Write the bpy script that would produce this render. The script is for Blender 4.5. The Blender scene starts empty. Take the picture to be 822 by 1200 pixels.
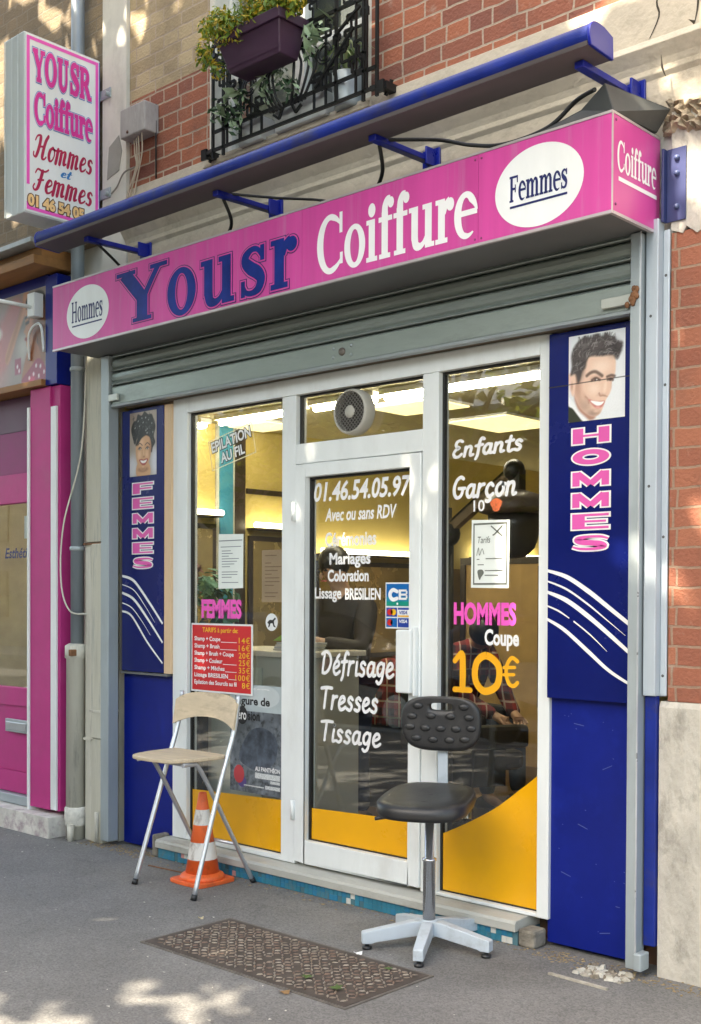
import bpy, bmesh, math, random
from mathutils import Vector, Matrix
R = math.radians
random.seed(7)
scn = bpy.context.scene
COL = scn.collection
# ------------------------------------------------------------------ camera, sky, sun, exposure
def cam_basis(yaw, pit, rol):
    f = Vector((-math.sin(yaw)*math.cos(pit), math.cos(yaw)*math.cos(pit), math.sin(pit)))
    r = Vector((math.cos(yaw), math.sin(yaw), 0)); u = r.cross(f)
    return f, r*math.cos(rol)+u*math.sin(rol), u*math.cos(rol)-r*math.sin(rol)
cam = bpy.data.objects.new('camera', bpy.data.cameras.new('camera')); COL.objects.link(cam)
F_, R_, U_ = cam_basis(R(42.70), R(-0.83), R(0.252))
m = Matrix.Identity(4)
for i in range(3):
    m[i][0], m[i][1], m[i][2] = R_[i], U_[i], -F_[i]
m[0][3], m[1][3], m[2][3] = 4.3, -4.25, 1.5
cam.matrix_world = m
cam.data.sensor_fit = 'HORIZONTAL'; cam.data.sensor_width = 36; cam.data.lens = 36*1370/822
cam.data.shift_y = 121.6/822; cam.data.clip_start = 0.05; cam.data.clip_end = 500
scn.camera = cam
SUN_EL, SUN_AZ = R(50), R(190)          # azimuth clockwise from +y (north): the sun stands in front of the shop
world = bpy.data.worlds.new('World'); scn.world = world; world.use_nodes = True
nt = world.node_tree; bg = nt.nodes['Background']
sky = nt.nodes.new('ShaderNodeTexSky'); sky.sky_type = 'NISHITA'; sky.sun_disc = False
sky.sun_elevation = SUN_EL; sky.sun_rotation = SUN_AZ; sky.air_density = 1.2; sky.dust_density = 2.5; sky.ozone_density = 0.6
nt.links.new(sky.outputs[0], bg.inputs[0]); bg.inputs[1].default_value = 0.15
sd = bpy.data.lights.new('sun', 'SUN'); sd.energy = 3.4; sd.angle = R(0.53); sd.color = (1, .93, .82)
so = bpy.data.objects.new('sun', sd); COL.objects.link(so); so.location = (0, -10, 20)
sdir = Vector((math.sin(SUN_AZ)*math.cos(SUN_EL), math.cos(SUN_AZ)*math.cos(SUN_EL), math.sin(SUN_EL)))
so.rotation_euler = sdir.to_track_quat('Z', 'Y').to_euler()
scn.view_settings.view_transform = 'Standard'; scn.view_settings.look = 'None'
scn.view_settings.exposure = 2.5; scn.view_settings.use_white_balance = True; scn.view_settings.white_balance_temperature = 7250; scn.view_settings.white_balance_tint = 8; scn.view_settings.gamma = 1; scn.view_settings.use_curve_mapping = False
scn.render.engine = 'CYCLES'
scn.cycles.use_denoising = True
scn.cycles.max_bounces = 10; scn.cycles.transparent_max_bounces = 24; scn.cycles.sample_clamp_indirect = 6
scn.cycles.caustics_reflective = False; scn.cycles.caustics_refractive = False

# ------------------------------------------------------------------ materials
MATS = {}
def node(nt, t, **kw):
    n = nt.nodes.new(t)
    for k, v in kw.items():
        if k in n.inputs: n.inputs[k].default_value = v
        else: setattr(n, k, v)
    return n
def mat(name, col, rough=.5, metal=0, var=.12, vscale=6, bump=0, bscale=60, dirt=None, dirtscale=2.5, dirtamt=.5, coat=0, spec=.5, stretch=(1,1,1), trans=0):
    if name in MATS: return MATS[name]
    m = bpy.data.materials.new(name); m.use_nodes = True; nt = m.node_tree; L = nt.links.new
    b = nt.nodes['Principled BSDF']; b.inputs['Roughness'].default_value = rough; b.inputs['Metallic'].default_value = metal
    b.inputs['Coat Weight'].default_value = coat; b.inputs['Specular IOR Level'].default_value = spec
    tc = node(nt, 'ShaderNodeTexCoord'); mp = node(nt, 'ShaderNodeMapping'); mp.inputs['Scale'].default_value = stretch
    L(tc.outputs['Object'], mp.inputs['Vector'])
    c4 = (*col, 1)
    n1 = node(nt, 'ShaderNodeTexNoise', Scale=vscale, Detail=6.0, Roughness=.6); L(mp.outputs[0], n1.inputs['Vector'])
    mx = node(nt, 'ShaderNodeMix', data_type='RGBA'); 
    mr = node(nt, 'ShaderNodeMapRange'); mr.inputs[1].default_value = .3; mr.inputs[2].default_value = .7
    L(n1.outputs[0], mr.inputs[0]); L(mr.outputs[0], mx.inputs[0])
    mx.inputs[6].default_value = (*[max(0, c*(1-var)) for c in col], 1); mx.inputs[7].default_value = (*[min(1, c*(1+var)) for c in col], 1)
    out = mx.outputs[2]
    if dirt is not None:
        n2 = node(nt, 'ShaderNodeTexNoise', Scale=dirtscale, Detail=9.0, Roughness=.7); L(mp.outputs[0], n2.inputs['Vector'])
        r2 = node(nt, 'ShaderNodeMapRange'); r2.inputs[1].default_value = .52; r2.inputs[2].default_value = .72; r2.inputs[4].default_value = dirtamt
        L(n2.outputs[0], r2.inputs[0])
        m2 = node(nt, 'ShaderNodeMix', data_type='RGBA'); L(r2.outputs[0], m2.inputs[0]); L(out, m2.inputs[6]); m2.inputs[7].default_value = (*dirt, 1)
        out = m2.outputs[2]
    L(out, b.inputs['Base Color'])
    rr = node(nt, 'ShaderNodeMapRange'); rr.inputs[3].default_value = max(.02, rough-.1); rr.inputs[4].default_value = min(1, rough+.12)
    L(n1.outputs[0], rr.inputs[0]); L(rr.outputs[0], b.inputs['Roughness'])
    if bump:
        n3 = node(nt, 'ShaderNodeTexNoise', Scale=bscale, Detail=5.0); L(mp.outputs[0], n3.inputs['Vector'])
        bp = node(nt, 'ShaderNodeBump', Strength=bump, Distance=.01); L(n3.outputs[0], bp.inputs['Height']); L(bp.outputs[0], b.inputs['Normal'])
    if trans:
        b.inputs['Transmission Weight'].default_value = 0
        tl = node(nt, 'ShaderNodeBsdfTranslucent'); L(out, tl.inputs['Color'])
        ms = node(nt, 'ShaderNodeMixShader'); ms.inputs[0].default_value = trans
        L(b.outputs[0], ms.inputs[1]); L(tl.outputs[0], ms.inputs[2]); L(ms.outputs[0], nt.nodes['Material Output'].inputs['Surface'])
    MATS[name] = m
    return m
def emit(name, col, s):
    if name in MATS: return MATS[name]
    m = bpy.data.materials.new(name); m.use_nodes = True; b = m.node_tree.nodes['Principled BSDF']
    b.inputs['Base Color'].default_value = (.8, .8, .8, 1); b.inputs['Emission Color'].default_value = (*col, 1); b.inputs['Emission Strength'].default_value = s
    MATS[name] = m; return m
def glass_mat(name, tint=(.97, .98, .97), ior=1.85):
    m = bpy.data.materials.new(name); m.use_nodes = True; nt = m.node_tree; nt.nodes.clear(); L = nt.links.new
    o = node(nt, 'ShaderNodeOutputMaterial'); t = node(nt, 'ShaderNodeBsdfTransparent'); t.inputs[0].default_value = (*tint, 1)
    g = node(nt, 'ShaderNodeBsdfGlossy', Roughness=.0); fr = node(nt, 'ShaderNodeFresnel', IOR=ior); mx = node(nt, 'ShaderNodeMixShader')
    n = node(nt, 'ShaderNodeTexNoise', Scale=1.3, Detail=1.0); tc = node(nt, 'ShaderNodeTexCoord'); L(tc.outputs['Object'], n.inputs['Vector'])
    bp = node(nt, 'ShaderNodeBump', Strength=.03, Distance=.02); L(n.outputs[0], bp.inputs['Height']); L(bp.outputs[0], g.inputs['Normal'])
    gm = node(nt, 'ShaderNodeNewGeometry'); ir = node(nt, 'ShaderNodeMapRange'); ir.inputs[3].default_value = ior; ir.inputs[4].default_value = 1/ior
    L(gm.outputs['Backfacing'], ir.inputs[0]); L(ir.outputs[0], fr.inputs['IOR']); L(fr.outputs[0], mx.inputs[0]); L(t.outputs[0], mx.inputs[1]); L(g.outputs[0], mx.inputs[2]); L(mx.outputs[0], o.inputs[0])
    MATS[name] = m; return m
def brick_mat(name, c1, c2, mortar, c3=None, zsplit=None, soot=(.06, .05, .045), sootamt=.55):
    m = bpy.data.materials.new(name); m.use_nodes = True; nt = m.node_tree; L = nt.links.new; b = nt.nodes['Principled BSDF']
    tc = node(nt, 'ShaderNodeTexCoord'); sp = node(nt, 'ShaderNodeSeparateXYZ'); L(tc.outputs['Object'], sp.inputs[0])
    ad = node(nt, 'ShaderNodeMath', operation='ADD'); L(sp.outputs[0], ad.inputs[0]); L(sp.outputs[1], ad.inputs[1])
    cb = node(nt, 'ShaderNodeCombineXYZ'); L(ad.outputs[0], cb.inputs[0]); L(sp.outputs[2], cb.inputs[1])
    wob = node(nt, 'ShaderNodeTexNoise', Scale=9.0, Detail=3.0); L(tc.outputs['Object'], wob.inputs['Vector'])
    ws = node(nt, 'ShaderNodeVectorMath', operation='SCALE'); ws.inputs['Scale'].default_value = .017; L(wob.outputs['Color'], ws.inputs[0])
    wa = node(nt, 'ShaderNodeVectorMath', operation='ADD'); L(cb.outputs[0], wa.inputs[0]); L(ws.outputs[0], wa.inputs[1])
    def bt(a, c):
        t = node(nt, 'ShaderNodeTexBrick'); t.offset = .5; t.squash = .55; t.squash_frequency = 2
        t.inputs['Scale'].default_value = 1; t.inputs['Brick Width'].default_value = .235; t.inputs['Row Height'].default_value = .078
        t.inputs['Mortar Size'].default_value = .0055; t.inputs['Mortar Smooth'].default_value = .25; t.inputs['Bias'].default_value = 0
        t.inputs['Color1'].default_value = (*a, 1); t.inputs['Color2'].default_value = (*c, 1); t.inputs['Mortar'].default_value = (*mortar, 1)
        L(wa.outputs[0], t.inputs['Vector']); return t
    t = bt(c1, c2); out = t.outputs['Color']
    if c3:
        t2 = bt(*c3[:2]); gt = node(nt, 'ShaderNodeMath', operation='GREATER_THAN'); gt.inputs[1].default_value = zsplit; L(sp.outputs[2], gt.inputs[0])
        mm = node(nt, 'ShaderNodeMix', data_type='RGBA'); L(gt.outputs[0], mm.inputs[0]); L(out, mm.inputs[6]); L(t2.outputs['Color'], mm.inputs[7]); out = mm.outputs[2]
    n = node(nt, 'ShaderNodeTexNoise', Scale=3.2, Detail=9.0, Roughness=.7); L(tc.outputs['Object'], n.inputs['Vector'])
    r = node(nt, 'ShaderNodeMapRange'); r.inputs[1].default_value = .5; r.inputs[2].default_value = .75; r.inputs[4].default_value = sootamt; L(n.outputs[0], r.inputs[0])
    m2 = node(nt, 'ShaderNodeMix', data_type='RGBA'); L(r.outputs[0], m2.inputs[0]); L(out, m2.inputs[6]); m2.inputs[7].default_value = (*soot, 1)
    n5 = node(nt, 'ShaderNodeTexNoise', Scale=7.0, Detail=8.0, Roughness=.75); L(tc.outputs['Object'], n5.inputs['Vector'])
    r5 = node(nt, 'ShaderNodeMapRange'); r5.inputs[1].default_value = .57; r5.inputs[2].default_value = .75; r5.inputs[4].default_value = .45; L(n5.outputs[0], r5.inputs[0])
    m5 = node(nt, 'ShaderNodeMix', data_type='RGBA'); L(r5.outputs[0], m5.inputs[0]); L(m2.outputs[2], m5.inputs[6]); m5.inputs[7].default_value = (.5, .43, .36, 1)
    L(m5.outputs[2], b.inputs['Base Color']); b.inputs['Roughness'].default_value = .85
    n3 = node(nt, 'ShaderNodeTexNoise', Scale=70.0, Detail=6.0); L(tc.outputs['Object'], n3.inputs['Vector'])
    h = node(nt, 'ShaderNodeMath', operation='MULTIPLY_ADD'); L(t.outputs['Fac'], h.inputs[0]); h.inputs[1].default_value = -1.0; L(n3.outputs[0], h.inputs[2])
    bp = node(nt, 'ShaderNodeBump', Strength=.7, Distance=.008); L(h.outputs[0], bp.inputs['Height']); L(bp.outputs[0], b.inputs['Normal'])
    MATS[name] = m; return m
def plaid_mat(name, base, dark, light, sc=16):
    m = bpy.data.materials.new(name); m.use_nodes = True; nt = m.node_tree; L = nt.links.new; b = nt.nodes['Principled BSDF']
    tc = node(nt, 'ShaderNodeTexCoord'); sp = node(nt, 'ShaderNodeSeparateXYZ'); L(tc.outputs['Object'], sp.inputs[0])
    a = node(nt, 'ShaderNodeMath', operation='ADD'); L(sp.outputs[0], a.inputs[0]); L(sp.outputs[1], a.inputs[1])
    def stripe(sock, freq, th, ph=0):
        mu = node(nt, 'ShaderNodeMath', operation='MULTIPLY_ADD'); mu.inputs[1].default_value = freq; mu.inputs[2].default_value = ph; L(sock, mu.inputs[0])
        s = node(nt, 'ShaderNodeMath', operation='SINE'); L(mu.outputs[0], s.inputs[0])
        g = node(nt, 'ShaderNodeMath', operation='GREATER_THAN'); g.inputs[1].default_value = th; L(s.outputs[0], g.inputs[0]); return g.outputs[0]
    def addm(x, y): 
        q = node(nt, 'ShaderNodeMath', operation='ADD'); L(x, q.inputs[0]); L(y, q.inputs[1]); return q.outputs[0]
    dk = addm(stripe(a.outputs[0], 60, .1), stripe(sp.outputs[2], 60, .1))
    hf = node(nt, 'ShaderNodeMath', operation='MULTIPLY'); hf.inputs[1].default_value = .45; L(dk, hf.inputs[0])
    m1 = node(nt, 'ShaderNodeMix', data_type='RGBA'); L(hf.outputs[0], m1.inputs[0]); m1.inputs[6].default_value = (*base, 1); m1.inputs[7].default_value = (*dark, 1)
    lt = addm(stripe(a.outputs[0], 60, .93, 2.2), stripe(sp.outputs[2], 60, .93, 2.2)); cl = node(nt, 'ShaderNodeMath', operation='MINIMUM'); cl.inputs[1].default_value = .8; L(lt, cl.inputs[0])
    m2 = node(nt, 'ShaderNodeMix', data_type='RGBA'); L(cl.outputs[0], m2.inputs[0]); L(m1.outputs[2], m2.inputs[6]); m2.inputs[7].default_value = (*light, 1)
    L(m2.outputs[2], b.inputs['Base Color']); b.inputs['Roughness'].default_value = .9
    MATS[name] = m; return m

# ------------------------------------------------------------------ mesh builder
class MB:
    def __init__(s): s.v, s.f, s.mi, s.sm = [], [], [], []
    def add(s, vs, fs, mi=0, smooth=False):
        o = len(s.v); s.v += [tuple(v) for v in vs]
        for f in fs: s.f.append([o+i for i in f]); s.mi.append(mi); s.sm.append(smooth)
        return s
    def box(s, x0, x1, y0, y1, z0, z1, mi=0):
        v = [(x0,y0,z0),(x1,y0,z0),(x1,y1,z0),(x0,y1,z0),(x0,y0,z1),(x1,y0,z1),(x1,y1,z1),(x0,y1,z1)]
        return s.add(v, [(0,3,2,1),(4,5,6,7),(0,1,5,4),(1,2,6,5),(2,3,7,6),(3,0,4,7)], mi)
    def tube(s, pts, r, n=10, mi=0, cap=True, smooth=True):
        pts = [Vector(p) for p in pts]; rs = r if isinstance(r, (list, tuple)) else [r]*len(pts)
        t0 = (pts[1]-pts[0]).normalized(); up = Vector((0,0,1)) if abs(t0.z) < .9 else Vector((1,0,0))
        a = t0.cross(up).normalized(); vs = []
        for i, p in enumerate(pts):
            t = (pts[min(i+1, len(pts)-1)]-pts[max(i-1, 0)]).normalized()
            a = (a - t*a.dot(t)).normalized(); b = t.cross(a)
            for k in range(n):
                an = 2*math.pi*k/n; vs.append(p+(a*math.cos(an)+b*math.sin(an))*rs[i])
        fs = [(i*n+k, i*n+(k+1)%n, (i+1)*n+(k+1)%n, (i+1)*n+k) for i in range(len(pts)-1) for k in range(n)]
        s.add(vs, fs, mi, smooth)
        if cap: s.add(vs[:n], [tuple(range(n))[::-1]], mi); s.add(vs[-n:], [tuple(range(n))], mi)
        return s
    def bar(s, p0, p1, w, h, mi=0, up=(0,0,1)):
        p0, p1 = Vector(p0), Vector(p1); t = (p1-p0).normalized(); up = Vector(up)
        if abs(t.dot(up)) > .95: up = Vector((0,1,0))
        a = t.cross(up).normalized()*w/2; b = a.cross(t).normalized()*h/2
        v = [p+q for p in (p0, p1) for q in (-a-b, a-b, a+b, -a+b)]
        return s.add(v, [(0,1,2,3),(7,6,5,4),(0,4,5,1),(1,5,6,2),(2,6,7,3),(3,7,4,0)], mi)
    def lathe(s, c, prof, n=32, mi=0, smooth=True):
        vs = [(c[0]+r*math.cos(2*math.pi*k/n), c[1]+r*math.sin(2*math.pi*k/n), c[2]+z) for r, z in prof for k in range(n)]
        fs = [(i*n+k, i*n+(k+1)%n, (i+1)*n+(k+1)%n, (i+1)*n+k) for i in range(len(prof)-1) for k in range(n)]
        s.add(vs, fs, mi, smooth)
        if prof[0][0] > .001: s.add(vs[:n], [tuple(range(n))[::-1]], mi)
        if prof[-1][0] > .001: s.add(vs[-n:], [tuple(range(n))], mi)
        return s
    def ell(s, c, r, n=16, mi=0, rot=None):
        vs = []; m_ = n//2
        for i in range(m_+1):
            th = math.pi*i/m_
            for k in range(n):
                p = Vector((r[0]*math.sin(th)*math.cos(2*math.pi*k/n), r[1]*math.sin(th)*math.sin(2*math.pi*k/n), r[2]*math.cos(th)))
                if rot: p = rot @ p
                vs.append(p+Vector(c))
        return s.add(vs, [(i*n+k, (i+1)*n+k, (i+1)*n+(k+1)%n, i*n+(k+1)%n) for i in range(m_) for k in range(n)], mi, True)
    def prism(s, pts, axis, a0, a1, mi=0, smooth=False):   # 2-D outline swept along an axis; axis 'x': pts are (y,z), 'y': (x,z), 'z': (x,y)
        def P(u, w, a): return (a,u,w) if axis == 'x' else (u,a,w) if axis == 'y' else (u,w,a)
        n = len(pts); vs = [P(*p, a0) for p in pts]+[P(*p, a1) for p in pts]
        s.add(vs, [(k,(k+1)%n,n+(k+1)%n,n+k) for k in range(n)], mi, smooth)
        s.add(vs, [tuple(range(n))[::-1], tuple(range(n, 2*n))], mi)
        return s
    def build(s, name, mats, parent=None, bevel=0, base=None, smooth=False, recalc=True):
        me = bpy.data.meshes.new(name); root = parent
        while root is not None and root.parent: root = root.parent
        off = Vector(base) if base is not None else (Vector(root['base']) if root is not None else Vector((0,0,0)))
        me.from_pydata([tuple(Vector(v)-off) for v in s.v], [], s.f)
        mats = mats if isinstance(mats, (list, tuple)) else [mats]
        for mm in mats: me.materials.append(mm)
        for p, i, q in zip(me.polygons, s.mi, s.sm): p.material_index = i; p.use_smooth = q or smooth
        if recalc:
            bm = bmesh.new(); bm.from_mesh(me); bmesh.ops.remove_doubles(bm, verts=bm.verts, dist=1e-6) if len(bm.verts) < 60000 else None
            bmesh.ops.recalc_face_normals(bm, faces=bm.faces); bm.to_mesh(me); bm.free()
        o = bpy.data.objects.new(name, me); COL.objects.link(o)
        if parent is not None: o.parent = parent
        else: o.location = off; o['base'] = tuple(off)
        if bevel:
            b = o.modifiers.new('bevel', 'BEVEL'); b.width = bevel; b.segments = 2; b.limit_method = 'ANGLE'; b.angle_limit = R(40)
        return o
def tag(o, label=None, cat=None, group=None, kind=None):
    if label: o['label'] = label
    if cat: o['category'] = cat
    if group: o['group'] = group
    if kind: o['kind'] = kind
    return o
def thing(name, label, cat, loc=(0,0,0), group=None):
    o = bpy.data.objects.new(name, None); COL.objects.link(o); o.location = loc; o['base'] = tuple(loc); o.empty_display_size = .1
    return tag(o, label, cat, group)
def struct(o): o['kind'] = 'structure'; return o
def crom(pts, n=8, closed=False):
    P = [Vector(p) for p in pts]; out = []; N = len(P); rng = range(N if closed else N-1)
    for i in rng:
        if closed: a, b, c, d = P[(i-1) % N], P[i], P[(i+1) % N], P[(i+2) % N]
        else: a, b, c, d = P[max(i-1,0)], P[i], P[i+1], P[min(i+2,N-1)]
        for k in range(n):
            t = k/n; out.append(.5*((2*b)+(c-a)*t+(2*a-5*b+4*c-d)*t*t+(3*b-a-3*c+d)*t**3))
    if not closed: out.append(P[-1])
    return out

# ------------------------------------------------------------------ lettering
# every word is a list of (verts2d, faces); drawn glyphs are built of strokes, stems and bowls
def S_(pts, w, n=7): return ('s', pts, w, n)
def R_q(x0, x1, y0, y1): return ('r', x0, x1, y0, y1)
def E_(cx, cy, rx, ry, ix, iy, a0=0, a1=360): return ('e', cx, cy, rx, ry, ix, iy, a0, a1)
def foot(x0, x1, y=0, up=True, ext=.055, t=.032): return R_q(x0-ext, x1+ext, y, y+t) if up else R_q(x0-ext, x1, y-t, y)
ST = .115
SERIF = {
 'o': (.52, [E_(.26,.245,.235,.265,.12,.225)]),
 'e': (.47, [E_(.245,.245,.225,.265,.11,.22,8,310), R_q(.12,.455,.25,.29)]),
 'i': (.29, [R_q(.085,.2,0,.5), foot(.085,.2), foot(.085,.2,.5,False), E_(.142,.63,.07,.075,0,0)]),
 'r': (.4, [R_q(.085,.2,0,.5), foot(.085,.2), foot(.085,.2,.5,False), S_([(.2,.33),(.24,.44),(.31,.49)],[.03,.06,.05]), E_(.325,.43,.065,.065,0,0)]),
 'u': (.56, [R_q(.075,.19,.13,.5), foot(.075,.19,.5,False), S_([(.133,.15),(.16,.05),(.24,.02),(.32,.05),(.38,.12)],[.115,.1,.06,.04,.03]), R_q(.37,.485,0,.5), foot(.37,.485,.5,False), R_q(.37,.54,0,.032)]),
 'n': (.56, [R_q(.075,.19,0,.5), foot(.075,.19), foot(.075,.19,.5,False), S_([(.19,.38),(.25,.46),(.33,.48),(.41,.43),(.43,.35)],[.03,.04,.06,.1,.115]), R_q(.373,.488,0,.37), foot(.373,.488)]),
 'm': (.84, [R_q(.075,.19,0,.5), foot(.075,.19), foot(.075,.19,.5,False), S_([(.19,.38),(.25,.46),(.32,.48),(.39,.43),(.41,.35)],[.03,.04,.06,.1,.115]), R_q(.353,.468,0,.37), foot(.353,.468), S_([(.47,.38),(.53,.46),(.6,.48),(.67,.43),(.69,.35)],[.03,.04,.06,.1,.115]), R_q(.633,.748,0,.37), foot(.633,.748)]),
 'f': (.34, [R_q(.09,.205,0,.55), foot(.09,.205), R_q(.02,.3,.46,.495), S_([(.148,.5),(.155,.63),(.2,.71),(.27,.72)],[.115,.1,.06,.04]), E_(.285,.665,.055,.055,0,0)]),
 's': (.41, [S_([(.35,.4),(.28,.475),(.19,.485),(.105,.43),(.1,.36),(.18,.285),(.28,.225),(.335,.15),(.3,.055),(.21,.015),(.11,.03),(.055,.11)],[.03,.03,.04,.08,.1,.12,.12,.1,.08,.04,.03,.03],4), R_q(.335,.37,.36,.5), R_q(.04,.075,0,.15)]),
 'C': (.68, [E_(.35,.35,.32,.375,.19,.325,35,325), R_q(.585,.63,.48,.72), R_q(.6,.64,.08,.2)]),
 'Y': (.72, [R_q(.3,.43,0,.36), foot(.3,.43), S_([(.12,.68),(.24,.5),(.37,.3)],[.14,.14,.13],2), S_([(.59,.68),(.5,.52),(.4,.32)],[.045,.045,.05],2), R_q(.01,.26,.665,.7), R_q(.49,.7,.665,.7)]),
 'O': (.8, [E_(.38,.35,.35,.375,.2,.32)]),
 'U': (.8, [R_q(.1,.25,.22,.7), R_q(.04,.31,.66,.7), S_([(.175,.26),(.2,.1),(.36,.0),(.52,.08),(.57,.26)],[.15,.13,.07,.06,.06]), R_q(.54,.6,.24,.7), R_q(.47,.67,.66,.7)]),
 'S': (.62, [S_([(.5,.55),(.42,.68),(.28,.69),(.15,.62),(.14,.5),(.26,.4),(.42,.31),(.5,.2),(.44,.06),(.3,.01),(.16,.04),(.08,.18)],[.04,.05,.07,.11,.14,.16,.16,.14,.11,.06,.05,.04],4), R_q(.48,.54,.48,.7), R_q(.05,.11,.0,.22)]),
 'R': (.78, [R_q(.1,.24,0,.7), foot(.1,.24), R_q(.045,.3,.66,.7), S_([(.24,.67),(.42,.66),(.53,.56),(.5,.42),(.38,.35),(.24,.34)],[.05,.06,.14,.14,.06,.045]), S_([(.36,.35),(.5,.2),(.62,.03)],[.1,.14,.14],3), R_q(.56,.76,0,.035)]),
 'H': (.76, [R_q(.1,.22,0,.7), R_q(.52,.64,0,.7), R_q(.2,.54,.335,.375), foot(.1,.22), foot(.52,.64), R_q(.045,.275,.668,.7), R_q(.465,.695,.668,.7)]),
 'F': (.6, [R_q(.1,.22,0,.7), foot(.1,.22), R_q(.045,.55,.665,.7), R_q(.2,.42,.335,.37), R_q(.515,.55,.53,.7), R_q(.39,.42,.26,.45)]),
 ' ': (.25, []),
}
SLAB = {
 'H': (1.1, [R_q(0,.29,0,.5), R_q(.71,1,0,.5), R_q(.29,.71,.215,.285)]),
 'O': (1.1, [E_(.5,.25,.5,.255,.23,.1)]),
 'M': (1.1, [R_q(0,.2,0,.5), R_q(.8,1,0,.5), S_([(.13,.46),(.5,.06)],[.2,.2],2), S_([(.87,.46),(.5,.06)],[.2,.2],2)]),
 'E': (1.1, [R_q(0,.34,0,.5), R_q(.34,.97,.42,.5), R_q(.34,.9,.215,.285), R_q(.34,.97,0,.08)]),
 'F': (1.1, [R_q(0,.34,0,.5), R_q(.34,.97,.42,.5), R_q(.34,.9,.2,.28)]),
 'S': (1.1, [S_([(.95,.38),(.75,.45),(.4,.45),(.17,.38),(.25,.28),(.72,.22),(.84,.13),(.62,.05),(.25,.05),(.03,.12)],[.05,.08,.09,.16,.18,.18,.16,.09,.08,.05],5)]),
}
BR = {  # round brush hand
 'E': (.5, [[(.42,.66),(.3,.72),(.17,.66),(.16,.5),(.3,.4),(.16,.33),(.08,.18),(.15,.03),(.3,.02),(.42,.12)]]),
 'G': (.6, [[(.46,.66),(.34,.72),(.18,.62),(.09,.38),(.12,.14),(.24,.02),(.38,.06),(.45,.2),(.46,.33)],[(.3,.33),(.55,.33)]]),
 'D': (.6, [[(.16,.68),(.12,.35),(.1,.03)],[(.02,.62),(.2,.71),(.4,.63),(.5,.42),(.42,.16),(.26,.03),(.1,.03)]]),
 'T': (.55, [[(.04,.66),(.3,.69),(.56,.68)],[(.29,.68),(.26,.35),(.24,.02)]]),
 'n': (.47, [[(.08,.42),(.07,.2),(.05,.01)],[(.07,.25),(.16,.39),(.27,.42),(.32,.33),(.3,.15),(.32,.02),(.42,.05)]]),
 'f': (.34, [[(.36,.66),(.28,.72),(.2,.6),(.17,.3),(.14,-.02),(.08,-.16)],[(.04,.4),(.32,.43)]]),
 'a': (.46, [[(.33,.37),(.22,.43),(.09,.33),(.06,.14),(.14,.02),(.25,.07),(.33,.25),(.35,.41)],[(.35,.41),(.32,.18),(.34,.03),(.44,.05)]]),
 't': (.34, [[(.2,.62),(.15,.3),(.14,.08),(.2,.0),(.31,.05)],[(.03,.42),(.32,.45)]]),
 's': (.38, [[(.3,.36),(.21,.43),(.11,.37),(.13,.27),(.24,.2),(.27,.1),(.19,.01),(.05,.05)]]),
 'r': (.36, [[(.1,.43),(.08,.2),(.06,.01)],[(.08,.25),(.17,.39),(.3,.42)]]),
 'ç': (.4, [[(.32,.35),(.22,.43),(.1,.34),(.06,.17),(.13,.02),(.24,.01),(.34,.08)],[(.2,0),(.24,-.1),(.16,-.17),(.08,-.15)]]),
 'o': (.44, [[(.22,.43),(.1,.34),(.06,.17),(.14,.02),(.26,.04),(.35,.2),(.32,.37),(.22,.43),(.3,.39),(.42,.38)]]),
 'e': (.4, [[(.07,.19),(.2,.23),(.31,.31),(.27,.41),(.17,.42),(.08,.3),(.06,.13),(.15,.01),(.27,.03),(.37,.1)]]),
 'é': (.4, [[(.07,.19),(.2,.23),(.31,.31),(.27,.41),(.17,.42),(.08,.3),(.06,.13),(.15,.01),(.27,.03),(.37,.1)],[(.2,.52),(.3,.62)]]),
 'i': (.2, [[(.1,.42),(.08,.18),(.09,.02),(.17,.04)],[(.115,.57),(.12,.58)]]),
 'g': (.45, [[(.33,.37),(.22,.43),(.09,.33),(.07,.16),(.15,.05),(.26,.1),(.34,.28),(.35,.41)],[(.35,.41),(.32,.05),(.26,-.14),(.15,-.2),(.06,-.14)]]),
 'm': (.7, [[(.08,.42),(.07,.2),(.05,.01)],[(.07,.25),(.15,.39),(.25,.42),(.29,.32),(.27,.02)],[(.28,.25),(.37,.39),(.47,.42),(.51,.33),(.49,.14),(.52,.02),(.62,.06)]]),
 'H': (.78, [[(.0,.52),(.08,.66),(.24,.68),(.27,.5),(.22,.2),(.14,.02),(.02,.04),(.0,.14)],[(.66,.72),(.56,.55),(.5,.25),(.5,.04),(.6,.0),(.7,.08)],[(.22,.33),(.4,.37),(.55,.36)]]),
 'F': (.62, [[(.02,.55),(.1,.68),(.3,.66),(.5,.66),(.64,.74)],[(.36,.64),(.32,.35),(.25,.08),(.12,.0),(.02,.08),(.06,.18)],[(.2,.34),(.36,.36),(.48,.38)]]),
 ' ': (.2, []),
}
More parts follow.
